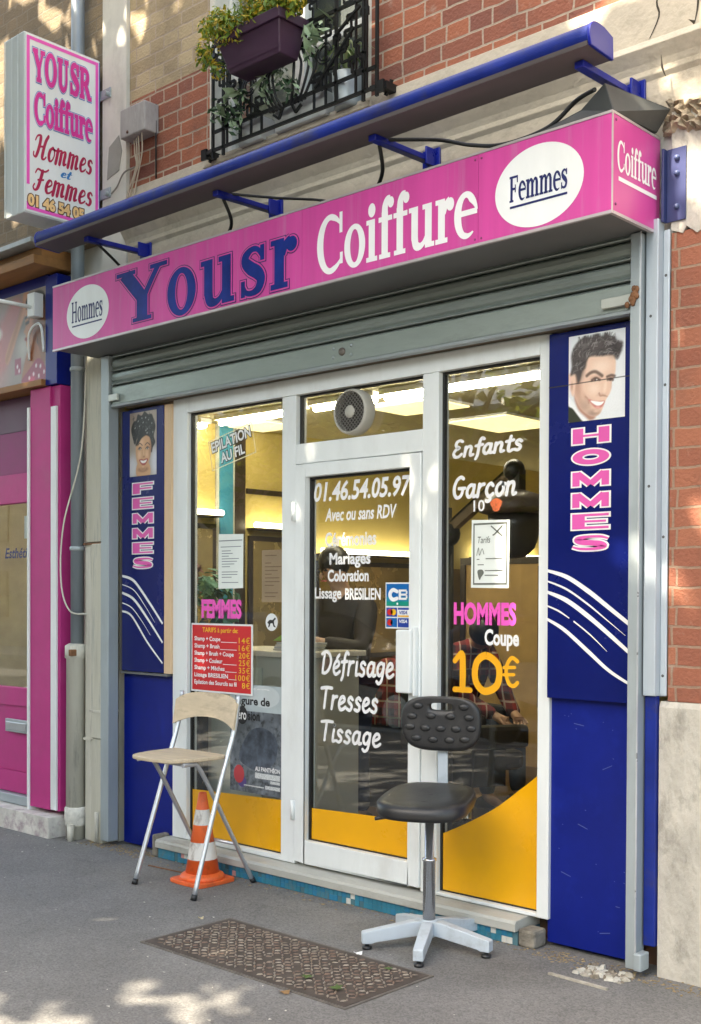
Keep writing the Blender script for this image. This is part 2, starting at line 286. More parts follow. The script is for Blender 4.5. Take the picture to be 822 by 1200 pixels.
def stroke_poly(pts, ws, n, grow, cap=True):
    P = crom([(*p, 0) for p in pts], n) if len(pts) > 2 else [Vector((*p, 0)) for p in pts]
    W = []
    for i in range(len(P)):
        t = i/(len(P)-1)*(len(ws)-1); k = min(int(t), len(ws)-2); W.append((ws[k]*(1-t+k)+ws[k+1]*(t-k))/2+grow)
    L_, Q = [], []
    for i, p in enumerate(P):
        t = (P[min(i+1,len(P)-1)]-P[max(i-1,0)]); t = t.normalized() if t.length > 1e-9 else Vector((1,0,0)); nn = Vector((-t.y, t.x, 0))*W[i]
        L_.append((p+nn)); Q.append((p-nn))
    vs = [(v.x, v.y) for v in L_+Q]; k = len(P); fs = [(i, i+1, k+i+1, k+i) for i in range(k-1)]
    if cap:
        for c, w in ((P[0], W[0]), (P[-1], W[-1])):
            o = len(vs); vs += [(c.x+w*math.cos(2*math.pi*j/12), c.y+w*math.sin(2*math.pi*j/12)) for j in range(12)]; fs.append(tuple(range(o, o+12)))
    return vs, fs
def glyphs(text, style, grow=0, w=.085, sp=1.0):
    """-> list of (verts, faces) primitives and total advance"""
    out = []; x = 0
    for ch in text:
        if style in ('serif', 'slab'):
            adv, pr = (SERIF if style == 'serif' else SLAB)[ch]
            for p in pr:
                if p[0] == 'r': vs = [(p[1]-grow,p[3]-grow),(p[2]+grow,p[3]-grow),(p[2]+grow,p[4]+grow),(p[1]-grow,p[4]+grow)]; fs = [(0,1,2,3)]
                elif p[0] == 's': vs, fs = stroke_poly(p[1], p[2], p[3], grow, False)
                else:
                    _, cx, cy, rx, ry, ix, iy, a0, a1 = p; n = 36; rx += grow; ry += grow
                    if ix == 0: vs = [(cx+rx*math.cos(2*math.pi*k/20), cy+ry*math.sin(2*math.pi*k/20)) for k in range(20)]; fs = [tuple(range(20))]
                    else:
                        ix, iy = max(.01, ix-grow), max(.01, iy-grow)
                        A = [R(a0+(a1-a0)*k/n) for k in range(n+1)]
                        tap = [1 if a1-a0 >= 360 else min(1, .25+6*k/n, .25+6*(n-k)/n) for k in range(n+1)]
                        vs = [(cx+rx*math.cos(a), cy+ry*math.sin(a)) for a in A]+[(cx+(rx+(ix-rx)*t)*math.cos(a), cy+(ry+(iy-ry)*t)*math.sin(a)) for a, t in zip(A, tap)]
                        fs = [(k,k+1,n+2+k,n+1+k) for k in range(n)]
                out.append(([(a+x, b) for a, b in vs], fs))
        else:
            adv, pr = BR[ch]
            for pts in pr:
                if style == 'copper':
                    P = [(q.x, q.y) for q in crom([(*p, 0) for p in pts], 6)]
                    ws = []
                    for i in range(len(P)):
                        a, b = P[max(i-1,0)], P[min(i+1,len(P)-1)]; l = math.hypot(b[0]-a[0], b[1]-a[1])+1e-9
                        ws.append(.03+.09*max(0, -(b[1]-a[1])/l)**1.5)
                    vs, fs = stroke_poly(P, ws, 1, grow)
                else: vs, fs = stroke_poly(pts, [w, w*1.08, w], 6, grow)
                out.append(([(a+x+.28*b*(style == 'copper')+.1*b*(style == 'brush'), b) for a, b in vs], fs))
        x += adv*sp
    return out, x
def bfont(text, bold=0., shear=0., spacing=1.0):
    cu = bpy.data.curves.new('t', 'FONT'); cu.body = text; cu.size = 1; cu.offset = bold; cu.shear = shear; cu.space_character = spacing; cu.resolution_u = 3
    o = bpy.data.objects.new('t', cu); COL.objects.link(o); dg = bpy.context.evaluated_depsgraph_get(); dg.update()
    me = bpy.data.meshes.new_from_object(o.evaluated_get(dg)); vs = [(v.co.x, v.co.y) for v in me.vertices]; fs = [tuple(p.vertices) for p in me.polygons]
    bpy.data.objects.remove(o); bpy.data.curves.remove(cu); bpy.data.meshes.remove(me)
    return [(vs, fs)]
def fit_box(prims, box, ref=None):
    """returns a mapping that fits the prims' bounds (or ref prims' bounds) to box=(u0,u1,v0,v1)"""
    A = [p for vs, _ in (ref or prims) for p in vs]; x0, x1 = min(p[0] for p in A), max(p[0] for p in A); y0, y1 = min(p[1] for p in A), max(p[1] for p in A)
    sx, sy = (box[1]-box[0])/(x1-x0), (box[3]-box[2])/(y1-y0)
    return lambda p: (box[0]+(p[0]-x0)*sx, box[2]+(p[1]-y0)*sy)
EPS = .00012
def lay(mb, prims, f, plane, layer=0, mi=0, warp=None):
    """puts 2-D shapes on a plane: ('y', v) faces the street, ('x', v) faces right"""
    ax, val = plane
    for k, (vs, fs) in enumerate(prims):
        e = .0012+layer*.0011+(k % 8)*EPS
        caps = {i for q in fs if len(q) == 12 and len(vs) > 12 for i in q}
        P = [f(p) for p in vs]
        if warp: P = [warp(p) for p in P]
        mb.add([(u, val-e-(i in caps)*EPS*.45, w) if ax == 'y' else (val+e+(i in caps)*EPS*.45, u, w) for i, (u, w) in enumerate(P)], fs, mi)
def ellipse(cx, cy, rx, ry, n=48): return [([(cx+rx*math.cos(2*math.pi*k/n), cy+ry*math.sin(2*math.pi*k/n)) for k in range(n)], [tuple(range(n))])]
def rect(x0, x1, y0, y1): return [([(x0,y0),(x1,y0),(x1,y1),(x0,y1)], [(0,1,2,3)])]
def blob(pts, n=6): 
    v = [(p.x, p.y) for p in crom([(*p, 0) for p in pts], n, True)]; return [(v, [tuple(range(len(v)))])]
ID = lambda p: p
def word(name, text, style, box, plane, mats, parent, grow=(0,), bold=.0, shear=0, w=.085, spacing=1.0, layer0=0, warp=None, colors=None):
    """one word as one mesh; grow lists the outline layers from the back to the front"""
    mb = MB(); gl = []
    for g in grow:
        gl.append(bfont(text, bold+g, shear, spacing) if style == 'sans' else glyphs(text, style, g, w, spacing)[0])
    f = fit_box(gl[-1], box)
    for i, g in enumerate(gl): lay(mb, g, f, plane, layer0+i, i, warp)
    return mb.build(name, mats, parent, recalc=False)

# ------------------------------------------------------------------ colours
WHITE = mat('white_aluminium', (.74,.77,.76), .38, var=.05, dirt=(.5,.49,.45), dirtscale=4, dirtamt=.35, stretch=(1,1,.35))
PINK = mat('pink_print', (.6,.065,.31), .32, var=.1, vscale=2.2, dirt=(.52,.2,.37), dirtscale=4, dirtamt=.55, stretch=(4,1,.22))
NPINK = mat('pink_paint', (.47,.035,.2), .5, spec=.3, var=.08, dirt=(.45,.08,.22), dirtamt=.5)
BLUE = mat('blue_paint', (.003,.012,.185), .35, spec=.3, var=.18, vscale=3, dirt=(.003,.009,.15), dirtscale=3, dirtamt=.5)
PBLUE = mat('blue_print', (.003,.009,.115), .25, var=.15, vscale=2, spec=.35)
AWBLUE = mat('awning_blue', (.006,.02,.19), .42, spec=.3, var=.25, dirt=(.05,.045,.055), dirtscale=4, dirtamt=.75, coat=.1)
NAVY = mat('navy_ink', (.006,.013,.11), .4, var=.15)
YBLUE = mat('letter_blue', (.005,.022,.19), .35, spec=.25, var=.4, vscale=4)
VWHITE = mat('white_vinyl', (.82,.82,.82), .4, var=.03)
SWHITE = mat('white_acrylic', (.78,.8,.8), .3, var=.05, dirt=(.6,.6,.57), dirtamt=.4, stretch=(1,1,.3))
VPINK = mat('pink_vinyl', (.85,.1,.5), .4, var=.05)
VORANGE = mat('orange_vinyl', (.9,.42,.02), .35, var=.04)
YELLOW = mat('yellow_film', (.83,.4,.008), .28, var=.06, vscale=2.2, coat=.3, bump=.25, bscale=2.2, dirt=(.6,.3,.02), dirtscale=5, dirtamt=.2)
STEEL = mat('shutter_grey', (.33,.38,.36), .34, .5, var=.12, dirt=(.18,.2,.18), dirtscale=6, dirtamt=.6, bump=.1, stretch=(.3,1,1))
GALV = mat('galvanised_grey', (.36,.41,.43), .42, .3, var=.1, dirt=(.25,.26,.26), dirtscale=5, dirtamt=.5, stretch=(1,1,.25))
DGREY = mat('dark_grey_sheet', (.12,.125,.13), .5, var=.15, vscale=3)
BLACK = mat('black_plastic', (.013,.014,.016), .4, var=.3, bump=.12, bscale=300, dirt=(.05,.047,.042), dirtscale=9, dirtamt=.6)
RUBBER = mat('black_cable', (.012,.012,.012), .6)
IRON = mat('black_iron', (.012,.012,.013), .45, .3)
CHROME = mat('chrome', (.7,.7,.72), .12, 1, var=.03)
ALU = mat('grey_alu', (.5,.52,.54), .32, .75, var=.06)
RUST = mat('rust', (.2,.09,.04), .8, var=.4, vscale=20)
RENDER = mat('pale_render', (.47,.445,.39), .9, var=.22, vscale=3.5, dirt=(.13,.12,.10), dirtscale=5.5, dirtamt=.85, bump=.9, bscale=30, stretch=(1.25,1,.7))
STONE = mat('cream_stone', (.55,.48,.38), .9, var=.13, dirt=(.2,.17,.13), dirtscale=3, dirtamt=.75, bump=.45, bscale=45)
PLASTER = mat('plaster', (.62,.6,.54), .9, var=.08, dirt=(.35,.34,.31), dirtscale=2.2, dirtamt=.7, bump=.3, bscale=30, stretch=(1,1,.5))
CREAMP = mat('cream_pipe', (.58,.56,.48), .6, var=.14, dirt=(.17,.155,.13), dirtscale=8, dirtamt=.8, stretch=(1.6,1,.22))
ZINC = mat('grey_pipe', (.24,.28,.31), .45, .2, var=.15, dirt=(.4,.4,.38), dirtscale=6, dirtamt=.4, stretch=(1,1,.25))
BOARD = mat('weathered_board', (.54,.52,.43), .8, var=.2, vscale=9, dirt=(.13,.155,.165), dirtscale=9, dirtamt=1.0, stretch=(2.2,1,.14), bump=.3)
WOOD = mat('raw_wood', (.68,.48,.3), .6, var=.1, vscale=7, stretch=(3,3,.3))
BWOOD = mat('brown_wood', (.3,.14,.045), .6, var=.3, vscale=5, stretch=(.3,2,2))
BIRCH = mat('birch_ply', (.56,.45,.31), .55, var=.12, vscale=9, stretch=(.8,5,3), dirt=(.3,.23,.16), dirtscale=7, dirtamt=.7)
PURPLE = mat('purple_plastic', (.055,.022,.05), .42, var=.1)
BRICKM = brick_mat('red_brick', (.40,.13,.065), (.2,.07,.05), (.42,.33,.25), ((.5,.39,.24), (.33,.25,.15), (.3,.23,.15)), 4.455)
BRICKS = brick_mat('red_brick_side', (.34,.125,.07), (.25,.085,.052), (.30,.2,.14), sootamt=.4)
TANB = brick_mat('tan_brick', (.28,.21,.13), (.17,.13,.085), (.22,.18,.13))
GLASS = glass_mat('window_glass')
PAPER = mat('paper', (.76,.8,.76), .7, var=.03)
INK = mat('grey_ink', (.2,.22,.24), .7)

# ------------------------------------------------------------------ ground
def asphalt(name, c, dirt):
    m_ = mat(name, c, .88, var=.16, vscale=2.2, dirt=dirt, dirtscale=.9, dirtamt=.75); nt = m_.node_tree; L = nt.links.new; b = nt.nodes['Principled BSDF']
    tc = node(nt, 'ShaderNodeTexCoord'); src = b.inputs['Base Color'].links[0].from_socket
    vo = node(nt, 'ShaderNodeTexVoronoi', Scale=150.0); L(tc.outputs['Object'], vo.inputs['Vector']); sp = node(nt, 'ShaderNodeSeparateColor'); L(vo.outputs['Color'], sp.inputs[0])
    r = node(nt, 'ShaderNodeMapRange'); r.inputs[1].default_value = 0; r.inputs[2].default_value = 1; r.inputs[3].default_value = .75; r.inputs[4].default_value = 1.25; L(sp.outputs[0], r.inputs[0])
    mu = node(nt, 'ShaderNodeMix', data_type='RGBA', blend_type='MULTIPLY'); mu.inputs[0].default_value = 1; L(src, mu.inputs[6]); cc = node(nt, 'ShaderNodeCombineColor'); [L(r.outputs[0], cc.inputs[k]) for k in range(3)]; L(cc.outputs[0], mu.inputs[7])
    spn = node(nt, 'ShaderNodeTexNoise', Scale=26.0, Detail=6.0, Roughness=.75); L(tc.outputs['Object'], spn.inputs['Vector']); r2 = node(nt, 'ShaderNodeMapRange'); r2.inputs[1].default_value = .62; r2.inputs[2].default_value = .75; r2.inputs[4].default_value = .55; L(spn.outputs[0], r2.inputs[0])
    m2 = node(nt, 'ShaderNodeMix', data_type='RGBA'); L(r2.outputs[0], m2.inputs[0]); L(mu.outputs[2], m2.inputs[6]); m2.inputs[7].default_value = (*[q*.45 for q in c], 1); 
    ck = node(nt, 'ShaderNodeTexVoronoi', Scale=.75); ck.feature = 'DISTANCE_TO_EDGE'; wn = node(nt, 'ShaderNodeTexNoise', Scale=3.0, Detail=6.0); L(tc.outputs['Object'], wn.inputs['Vector']); va = node(nt, 'ShaderNodeVectorMath', operation='SCALE'); va.inputs['Scale'].default_value = .5; L(wn.outputs['Color'], va.inputs[0]); vb = node(nt, 'ShaderNodeVectorMath', operation='ADD'); L(va.outputs[0], vb.inputs[0]); L(tc.outputs['Object'], vb.inputs[1]); L(vb.outputs[0], ck.inputs['Vector'])
    r3 = node(nt, 'ShaderNodeMapRange'); r3.inputs[1].default_value = .0; r3.inputs[2].default_value = .006; r3.inputs[3].default_value = .25; r3.inputs[4].default_value = 0; L(ck.outputs['Distance'], r3.inputs[0])
    m3 = node(nt, 'ShaderNodeMix', data_type='RGBA'); L(r3.outputs[0], m3.inputs[0]); L(m2.outputs[2], m3.inputs[6]); m3.inputs[7].default_value = (.05,.05,.05,1); gv = node(nt, 'ShaderNodeTexVoronoi', Scale=4.2); L(tc.outputs['Object'], gv.inputs['Vector']); gr_ = node(nt, 'ShaderNodeMapRange'); gr_.inputs[1].default_value = .05; gr_.inputs[2].default_value = .075; gr_.inputs[3].default_value = .5; gr_.inputs[4].default_value = 0; L(gv.outputs['Distance'], gr_.inputs[0]); m4 = node(nt, 'ShaderNodeMix', data_type='RGBA'); L(gr_.outputs[0], m4.inputs[0]); L(m3.outputs[2], m4.inputs[6]); m4.inputs[7].default_value = (.09,.088,.085,1); L(m4.outputs[2], b.inputs['Base Color'])
    bp = node(nt, 'ShaderNodeBump', Strength=.6, Distance=.004); L(sp.outputs[1], bp.inputs['Height']); L(bp.outputs[0], b.inputs['Normal'])
    return m_
ASPH = asphalt('pavement_asphalt', (.168,.163,.155), (.115,.111,.106)); ROADM = asphalt('road_asphalt', (.06,.06,.062), (.045,.045,.045))
struct(MB().box(-30, 30, -5.6, .35, -.3, 0).build('pavement', ASPH))
struct(MB().box(-30, 30, -5.84, -5.604, -.3, .004).build('kerb', mat('kerb_granite', (.36,.35,.33), .8, var=.2, vscale=30)))
struct(MB().box(-60, 60, -12.2, -5.844, -.4, -.13).build('road', ROADM))
struct(MB().box(-60, 60, -15, -12.204, -.4, 0).build('far_pavement', ASPH))
struct(MB().box(-160, 160, -160, 160, -.6, -.42).build('ground', mat('bare_ground', (.16,.15,.13), .9)))

# ------------------------------------------------------------------ the brick building above and around the shop
bld = thing('brick_building', 'old red brick building with cream stone band above the salon', 'building', (0,0,0))
w = MB()
w.box(-1.43, -.70, 0, .35, 3.93, 7.5); w.box(.50, 7, 0, .35, 3.93, 7.5); w.box(-.70, .50, 0, .35, 5.9, 7.5); w.box(-.70, .50, 0, .35, 3.80, 3.875)
w.build('wall', BRICKM, bld)
s2 = MB(); s2.box(2.09, 7, 0, .35, 1.10, 2.945); s2.build('wall', BRICKS, bld)
MB().prism([(-.012,.0),(-.012,1.075),(.0,1.098),(.35,1.098),(.35,0)], 'x', 2.06, 7).build('plinth', RENDER, bld)
rs = MB()   # irregular render above the side brick, broken lower edge
ed = [(2.09,3.42),(2.09,2.955),(2.14,2.935),(2.155,2.96),(2.2,2.925),(2.25,2.95),(2.4,2.93),(2.6,2.95),(7,2.94),(7,3.42)]
rs.prism(ed, 'y', -.006, .35); rs.build('render_patch', RENDER, bld)
# stone band: a plain face, a lip and two mouldings, one profile swept along the facade
prof = [(.35,3.926),(-.02,3.926),(-.022,3.72),(-.06,3.70),(-.075,3.672),(-.04,3.625),(-.03,3.60),(-.032,3.578),(-.018,3.56),(-.016,3.50),(-.002,3.42),(.35,3.42)]
MB().prism(prof, 'x', -1.43, 7).build('stone_band', STONE, bld, bevel=.003)
lt = MB(); lt.box(-1.43, 2.09, .02, .35, 2.80, 3.416); lt.build('lintel', PLASTER, bld)
MB().prism([(-1.67,3.0),(-1.432,3.0),(-1.432,7.5),(-1.67,7.5)], 'y', -.025, .35).build('pilaster', PLASTER, bld)
pt = MB(); pt.prism([(-1.6,4.22),(-1.5,4.27),(-1.47,4.17),(-1.5,4.06),(-1.62,4.03)], 'y', -.029, -.0255); pt.build('cement_patch', mat('cement', (.3,.29,.26), .9, var=.15), bld)
# broken stone where the bracket hangs, right of the sign
random.seed(3)
br = MB(); NX, NZ = 15, 11; vs = []
for i in range(NX+1):
    for k in range(NZ+1):
        u, v = i/NX, k/NZ; e = min(u, 1-u, v, 1-v)*6; vs.append((2.05+.24*u+random.uniform(-.006,.006), .004-min(1,e)*random.uniform(.0,.05), 3.285+.15*v+random.uniform(-.005,.005)+.05*(1-u)))
br.add(vs, [(i*(NZ+1)+k,(i+1)*(NZ+1)+k,(i+1)*(NZ+1)+k+1,i*(NZ+1)+k+1) for i in range(NX) for k in range(NZ)])
br.build('broken_stone', mat('broken_stone_brown', (.3,.24,.17), .95, var=.45, vscale=14, bump=.6), bld)
cr = MB()
for p in ([(2.05,3.93),(2.03,3.86),(2.04,3.8),(1.99,3.71)], [(2.08,3.62),(2.085,3.57),(2.1,3.53)], [(2.2,3.9),(2.205,3.8),(2.19,3.72)]):
    vs, fs = stroke_poly(p, [.004,.009,.003], 4, 0, False); cr = MB(); cr.add([(a,-.0236 if b > 3.72 else -.078,b) for a, b in vs], fs); cr.build('crack', mat('crack_dark', (.05,.04,.03), .95), bld)

# upstairs window
uw = MB()
for a in ((-.70,-.63,3.88,5.9),(.43,.50,3.88,5.9),(-.13,-.06,3.95,5.83)): uw.box(a[0],a[1],.1,.16,a[2],a[3])
uw.box(-.63,.43,.1,.16,5.83,5.9); uw.box(-.63,.43,.1,.16,3.88,3.95); uw.box(-.63,-.13,.105,.155,4.36,4.41); uw.box(-.06,.43,.105,.155,4.36,4.41)
wf = uw.build('window', mat('white_window_paint', (.72,.73,.7), .45, var=.05), bld, bevel=.004)
MB().box(-.64,.44,.128,.133,3.94,5.84).build('pane', GLASS, wf)
MB().box(-.62,.42,.5,.52,3.9,5.85).build('room_back', mat('dim_room', (.12,.13,.14), .9), wf)
cu = MB()
pts = [(x, .22+.012*math.sin(x*70)) for x in [(-.62+i*.012) for i in range(34)]]
cu.add([(x,y,z) for z in (3.97,5.8) for x,y in pts], [(i,i+1,len(pts)+i+1,len(pts)+i) for i in range(len(pts)-1)], 0, True)
cu.build('curtain', mat('net_curtain', (.6,.62,.6), .9), wf)
MB().box(-.72,.52,-.035,.1,3.876,3.905).build('sill', STONE, wf, bevel=.004)
for a, b in ((-.70,-.66),(.46,.50)): MB().box(a,b,.0,.098,3.905,5.9).build('reveal', PLASTER, wf)

# iron railing
rl = MB(); Y = -.1; hb, th = .016, .012
x0, x1 = -.555, .625
for z in (3.915, 4.01, 4.36, 4.47): rl.bar((x0,Y,z),(x1,Y,z), th, hb)
for x in (x0, x0+.085, x1-.085, x1): rl.bar((x,Y,3.87),(x,Y,4.47), hb, th)
for x in (-.335, .36): rl.bar((x,Y,3.915),(x,Y,4.47), hb, th)
def key(cx, cz, s=1, g=.011):
    P = [(-.09,.0),(-.09,.04),(-.03,.04),(-.03,.015),(-.055,.015),(-.055,-.035),(.055,-.035),(.055,.015),(.03,.015),(.03,.04),(.09,.04),(.09,0)]
    for a, b in zip(P, P[1:]): rl.bar((cx+a[0]*s,Y,cz+a[1]),(cx+b[0]*s,Y,cz+b[1]), g, g)
for cx in (-.42,.45): key(cx, 4.13)
for cx in (-.43,-.15,.15,.46): key(cx, 4.41, .9, .009)
for s in (-1,1):
    rl.bar((.02+s*.42,Y,4.2),(.02+s*.24,Y,4.06), .013,.013); rl.bar((.02+s*.24,Y,4.06),(.02+s*.17,Y,4.06), .013,.013); rl.bar((.02+s*.24,Y,4.06),(.02+s*.24,Y,4.0), .013,.013)
    for k in range(1,5):
        t = k/4; P = crom([(.02+s*.025*k,Y-.0, 3.99),(.02+s*(.03+.03*k),Y-.03*(1-t),4.05),(.02+s*(.035+.042*k),Y-.04*(1-t),4.16),(.02+s*(.02+.03*k),Y,4.24),(.02+s*(.035+.035*k),Y,4.32)], 5)
        rl.tube(P, .0075, 6)
for z in (4.0,4.255): rl.bar((-.11,Y,z),(.15,Y,z), .014,.014)
for s in (-1,1): rl.bar((.02+s*.03,Y,4.0),(.02+s*.06,Y,3.945),.012,.012); rl.bar((.02+s*.06,Y,3.945),(.02+s*.1,Y,3.975),.012,.012)
for x in (-.44,-.25,-.17,.21,.29,.49,.56): rl.bar((x,Y,3.915),(x,Y,4.01 if abs(x-.02) < .25 else 4.36), .009, .012)
for cx, cz in ((-.25,4.29),(.28,4.29),(-.24,4.06),(.28,4.05),(.5,4.27),(-.46,4.28)): key(cx, cz, .75, .010)
for cx, cz in ((-.36,4.2),(.4,4.2),(.11,4.31),(-.08,4.31),(.5,4.06),(-.42,4.05)): key(cx, cz, .6, .012)
for s in (-1,1):
    rl.bar((.02+s*.46,Y-.004,4.24),(.02+s*.2,Y-.004,4.02),.012,.012); rl.bar((.02+s*.5,Y-.004,4.33),(.02+s*.34,Y-.004,4.24),.012,.012)
    for r_ in (.05,.034): rl.tube([(.02+s*.27+r_*math.cos(a*.35),Y-.012,4.17+r_*math.sin(a*.35)) for a in range(0,17)], .005, 5)
rail = rl.build('railing', IRON, bld)
for x, z in ((-.62,3.915),(.655,3.915),(-.60,4.42)):
    a = MB(); a.box(x-.022,x+.022,-.09,.0,z-.018,z+.018); a.box(x-.03,x+.012,-.105,-.091,z-.032,z+.024); a.bar((x-.02,-.05,z-.03),(x+.02,-.05,z+.034),.014,.014); a.bar((x,-.09,z),(x+(.07 if x<0 else -.07),-.1,z),.02,.02); a.build('clamp', IRON, bld)

# ------------------------------------------------------------------ neighbouring house on the left
nb = thing('neighbouring_house', 'tan brick house front over the pink shop on the left', 'building', (-2.6,0,0))
MB().box(-9, -1.672, 0, .35, 3.70, 7.5).build('wall', TANB, nb)
MB().box(-9, -2.0, .02, .35, 2.82, 3.698).build('lintel', PLASTER, nb)
MB().box(-2.0, -1.61, .06, .35, 0, 3.698).build('wall', PLASTER, nb)
ps = thing('pink_shopfront', 'pink painted beauty shop front with a glazed door', 'shopfront', (-2.5,-.12,0))
def npart(name, boxes, m_, bevel=.003, parent=None):
    b = MB()
    for q in boxes: b.box(*q)
    return b.build(name, m_, parent or ps, bevel=bevel)
npart('pilaster', [(-2.318,-2.09,-.12,.0,.155,2.83),(-2.09,-2.0,-.105,.0,.155,2.83)], NPINK)
npart('trim_strip', [(-2.345,-2.319,-.128,0,.13,2.72)], WHITE); npart('trim_strip', [(-2.083,-2.022,-.122,-.1055,.16,2.70)], WHITE)
npart('fascia_panel', [(-2.128,-2.0,-.13,.0,2.835,3.52)], BLUE); npart('fascia_panel', [(-4.2,-2.13,-.11,.0,3.47,3.54)], BLUE)
npart('roll_panel', [(-4.2,-2.35,-.03,.0,2.32,2.60)], mat('magenta_sheet', (.26,.02,.14), .5, spec=.3, var=.1)); npart('rail_panel', [(-4.2,-2.35,-.05,.0,2.125,2.318)], NPINK); npart('soffit', [(-4.2,-2.35,-.02,.0,2.602,2.83)], mat('dark_purple', (.09,.02,.07), .5))
npart('ledge', [(-4.2,-2.13,-.16,.0,2.835,2.875)], BWOOD)
npart('cornice', [(-4.2,-1.99,-.30,-.002,3.545,3.60),(-4.2,-2.0,-.24,-.002,3.601,3.665)], BWOOD)
npart('flashing', [(-4.2,-1.98,-.33,-.002,3.668,3.698)], mat('zinc_sheet', (.42,.44,.45), .45, .4, var=.2))
npart('plinth', [(-4.2,-1.985,-.2,.0,-.1,.13)], mat('flaking_plinth', (.6,.57,.52), .9, var=.25, vscale=9, dirt=(.2,.08,.14), dirtscale=7, dirtamt=.9, bump=.6, bscale=25))
nd = npart('door', [(-3.2,-2.35,-.05,.0,.20,.34),(-3.2,-2.35,-.05,.0,.78,.90),(-2.47,-2.35,-.05,.0,.34,.78),(-3.2,-3.08,-.05,.0,.34,.78),(-3.08,-2.47,-.035,.0,.34,.78)], NPINK)
ml = npart('letter_slot', [(-2.7,-2.42,-.072,-.051,.605,.69)], GALV, parent=nd); npart('flap', [(-2.68,-2.44,-.078,-.073,.62,.672)], ALU, parent=nd)
npart('threshold', [(-4.2,-2.35,-.09,.0,.135,.195)], GALV)
npn = MB().box(-4.2,-2.35,-.022,-.016,.902,2.123).build('pane', GLASS, ps)
word('lettering', 'Esthétique', 'serif' if False else 'sans', (-2.78,-2.36,1.74,1.83), ('y',-.024), NAVY, npn, bold=.02, shear=.2)
npart('notice', [(-2.56,-2.37,-.0135,-.012,1.89,2.04)], PAPER, 0)
npart('side_wall', [(-4.6,-2.44,3.0,3.1,.1,2.8),(-2.45,-2.405,.1,3.0,.1,2.8),(-4.7,-4.6,.1,3.1,.1,2.8)], mat('beige_wall', (.5,.43,.27), .8))
npart('shop_floor', [(-4.7,-2.4,.05,3.1,.0,.1)], mat('grey_tiles', (.25,.24,.22), .5)); npart('shop_ceiling', [(-4.7,-2.4,.05,3.1,2.8,2.815)], VWHITE)
lm = npart('ceiling_lamp', [(-3.6,-2.6,.9,.98,2.72,2.78)], emit('lamp_cool', (1,.97,.88), 7), 0)
t = thing('treatment_table', 'low pale table inside the pink shop window', 'table', (-2.8,.6,.1)); MB().box(-3.3,-2.42,.3,.8,.78,.84).build('top', PAPER, t, .005)
for x in (-3.2,-2.5):
    for y in (.35,.75): MB().box(x-.02,x+.02,y-.02,y+.02,.1,.779).build('leg', GALV, t)
t = thing('salon_stool', 'dark upholstered stool behind the pink shop window', 'stool', (-2.75,1.2,.1)); MB().lathe((-2.75,1.2,.1), [(.2,.45),(.24,.5),(.24,.58),(.2,.62),(.0,.63)]).build('seat', BLACK, t); MB().tube([(-2.75,1.2,.1),(-2.75,1.2,.56)], .03).build('post', CHROME, t); MB().ell((-2.75,1.42,.98),(.2,.06,.26)).build('backrest', BLACK, t); MB().lathe((-2.75,1.2,.1), [(.22,0),(.22,.02),(.03,.05)]).build('base', CHROME, t)
# printed fascia picture
fp = thing('beauty_poster', 'fascia picture of a woman in a spotted pink dress', 'poster', (-2.6,-.115,2.88))
MB().box(-3.6,-2.131,-.118,-.111,2.88,3.468).build('board', mat('poster_grey', (.5,.42,.42), .4, var=.3, vscale=2.5), fp)
t = thing('sign_lamp', 'thin white spot lamp on an arm over the beauty picture', 'lamp', (-2.2,-.16,3.3)); MB().box(-2.245,-2.165,-.19,-.119,3.27,3.42).build('mount', SWHITE, t, .006)
MB().tube([(-2.2,-.17,3.33),(-2.26,-.42,3.345)], .012).build('arm', SWHITE, t); MB().lathe((-2.265,-.46,3.33), [(.02,.03),(.035,.02),(.045,-.02),(.04,-.03)], 16).build('head', SWHITE, t)
MB().tube(crom([(-2.32,-.125,3.02),(-2.3,-.14,3.18),(-2.2,-.15,3.23),(-2.15,-.145,3.2),(-2.14,-.135,3.05)],6), .008, 8).build('cable', SWHITE, t)

# pipes between the two shops
t = thing('drain_pipe', 'grey rainwater pipe ending in a cream cast iron foot', 'pipe', (-1.9,-.07,0))
MB().tube([(-1.88,-.06,1.2),(-1.88,-.06,7.5)], .041, 18).build('downpipe', ZINC, t)
MB().lathe((-1.884,-.065,0), [(.062,.0),(.06,1.12),(.069,1.125),(.069,1.2),(.062,1.205),(.045,1.215)], 24).build('foot', CREAMP, t)
MB().lathe((-1.884,-.065,0), [(.064,.08),(.069,.09),(.071,.19),(.064,.2)], 24).build('collar', mat('flaking_cream', (.62,.6,.54), .9, var=.3, vscale=12, dirt=(.08,.07,.06), dirtscale=9, dirtamt=.8), t)
for z in (1.79, 2.9, 4.6): MB().lathe((-1.88,-.06,z), [(.042,0),(.047,.004),(.047,.024),(.042,.028)], 20).build('clip', GALV, t)
MB().box(-1.85,-1.825,-.145,-.1,1.14,1.18).build('bolt', RUST, t, .004)
MB().tube([(-1.83,-.14,.0),(-1.83,-.14,.10)], .022, 12).build('stub', CREAMP, t)
t = thing('board_casing', 'long weathered cream board covering the wall between the shops', 'board', (-1.71,-.04,1.83)); MB().box(-1.795,-1.622,-.055,.055,1.84,3.0).build('plank', BOARD, t, .006)
MB().bar((-1.81,-.06,1.83),(-1.6,-.06,1.83),.012,.01).build('wire', RUST, t)
t = thing('cable_trunking', 'narrow cream cable trunking beside the drain pipe', 'cable cover', (-1.77,-.05,0)); MB().box(-1.805,-1.725,-.055,.055,.0,1.825).build('cover', CREAMP, t, .008); MB().box(-1.815,-1.72,-.06,.055,.62,.635).build('clip', CREAMP, t)
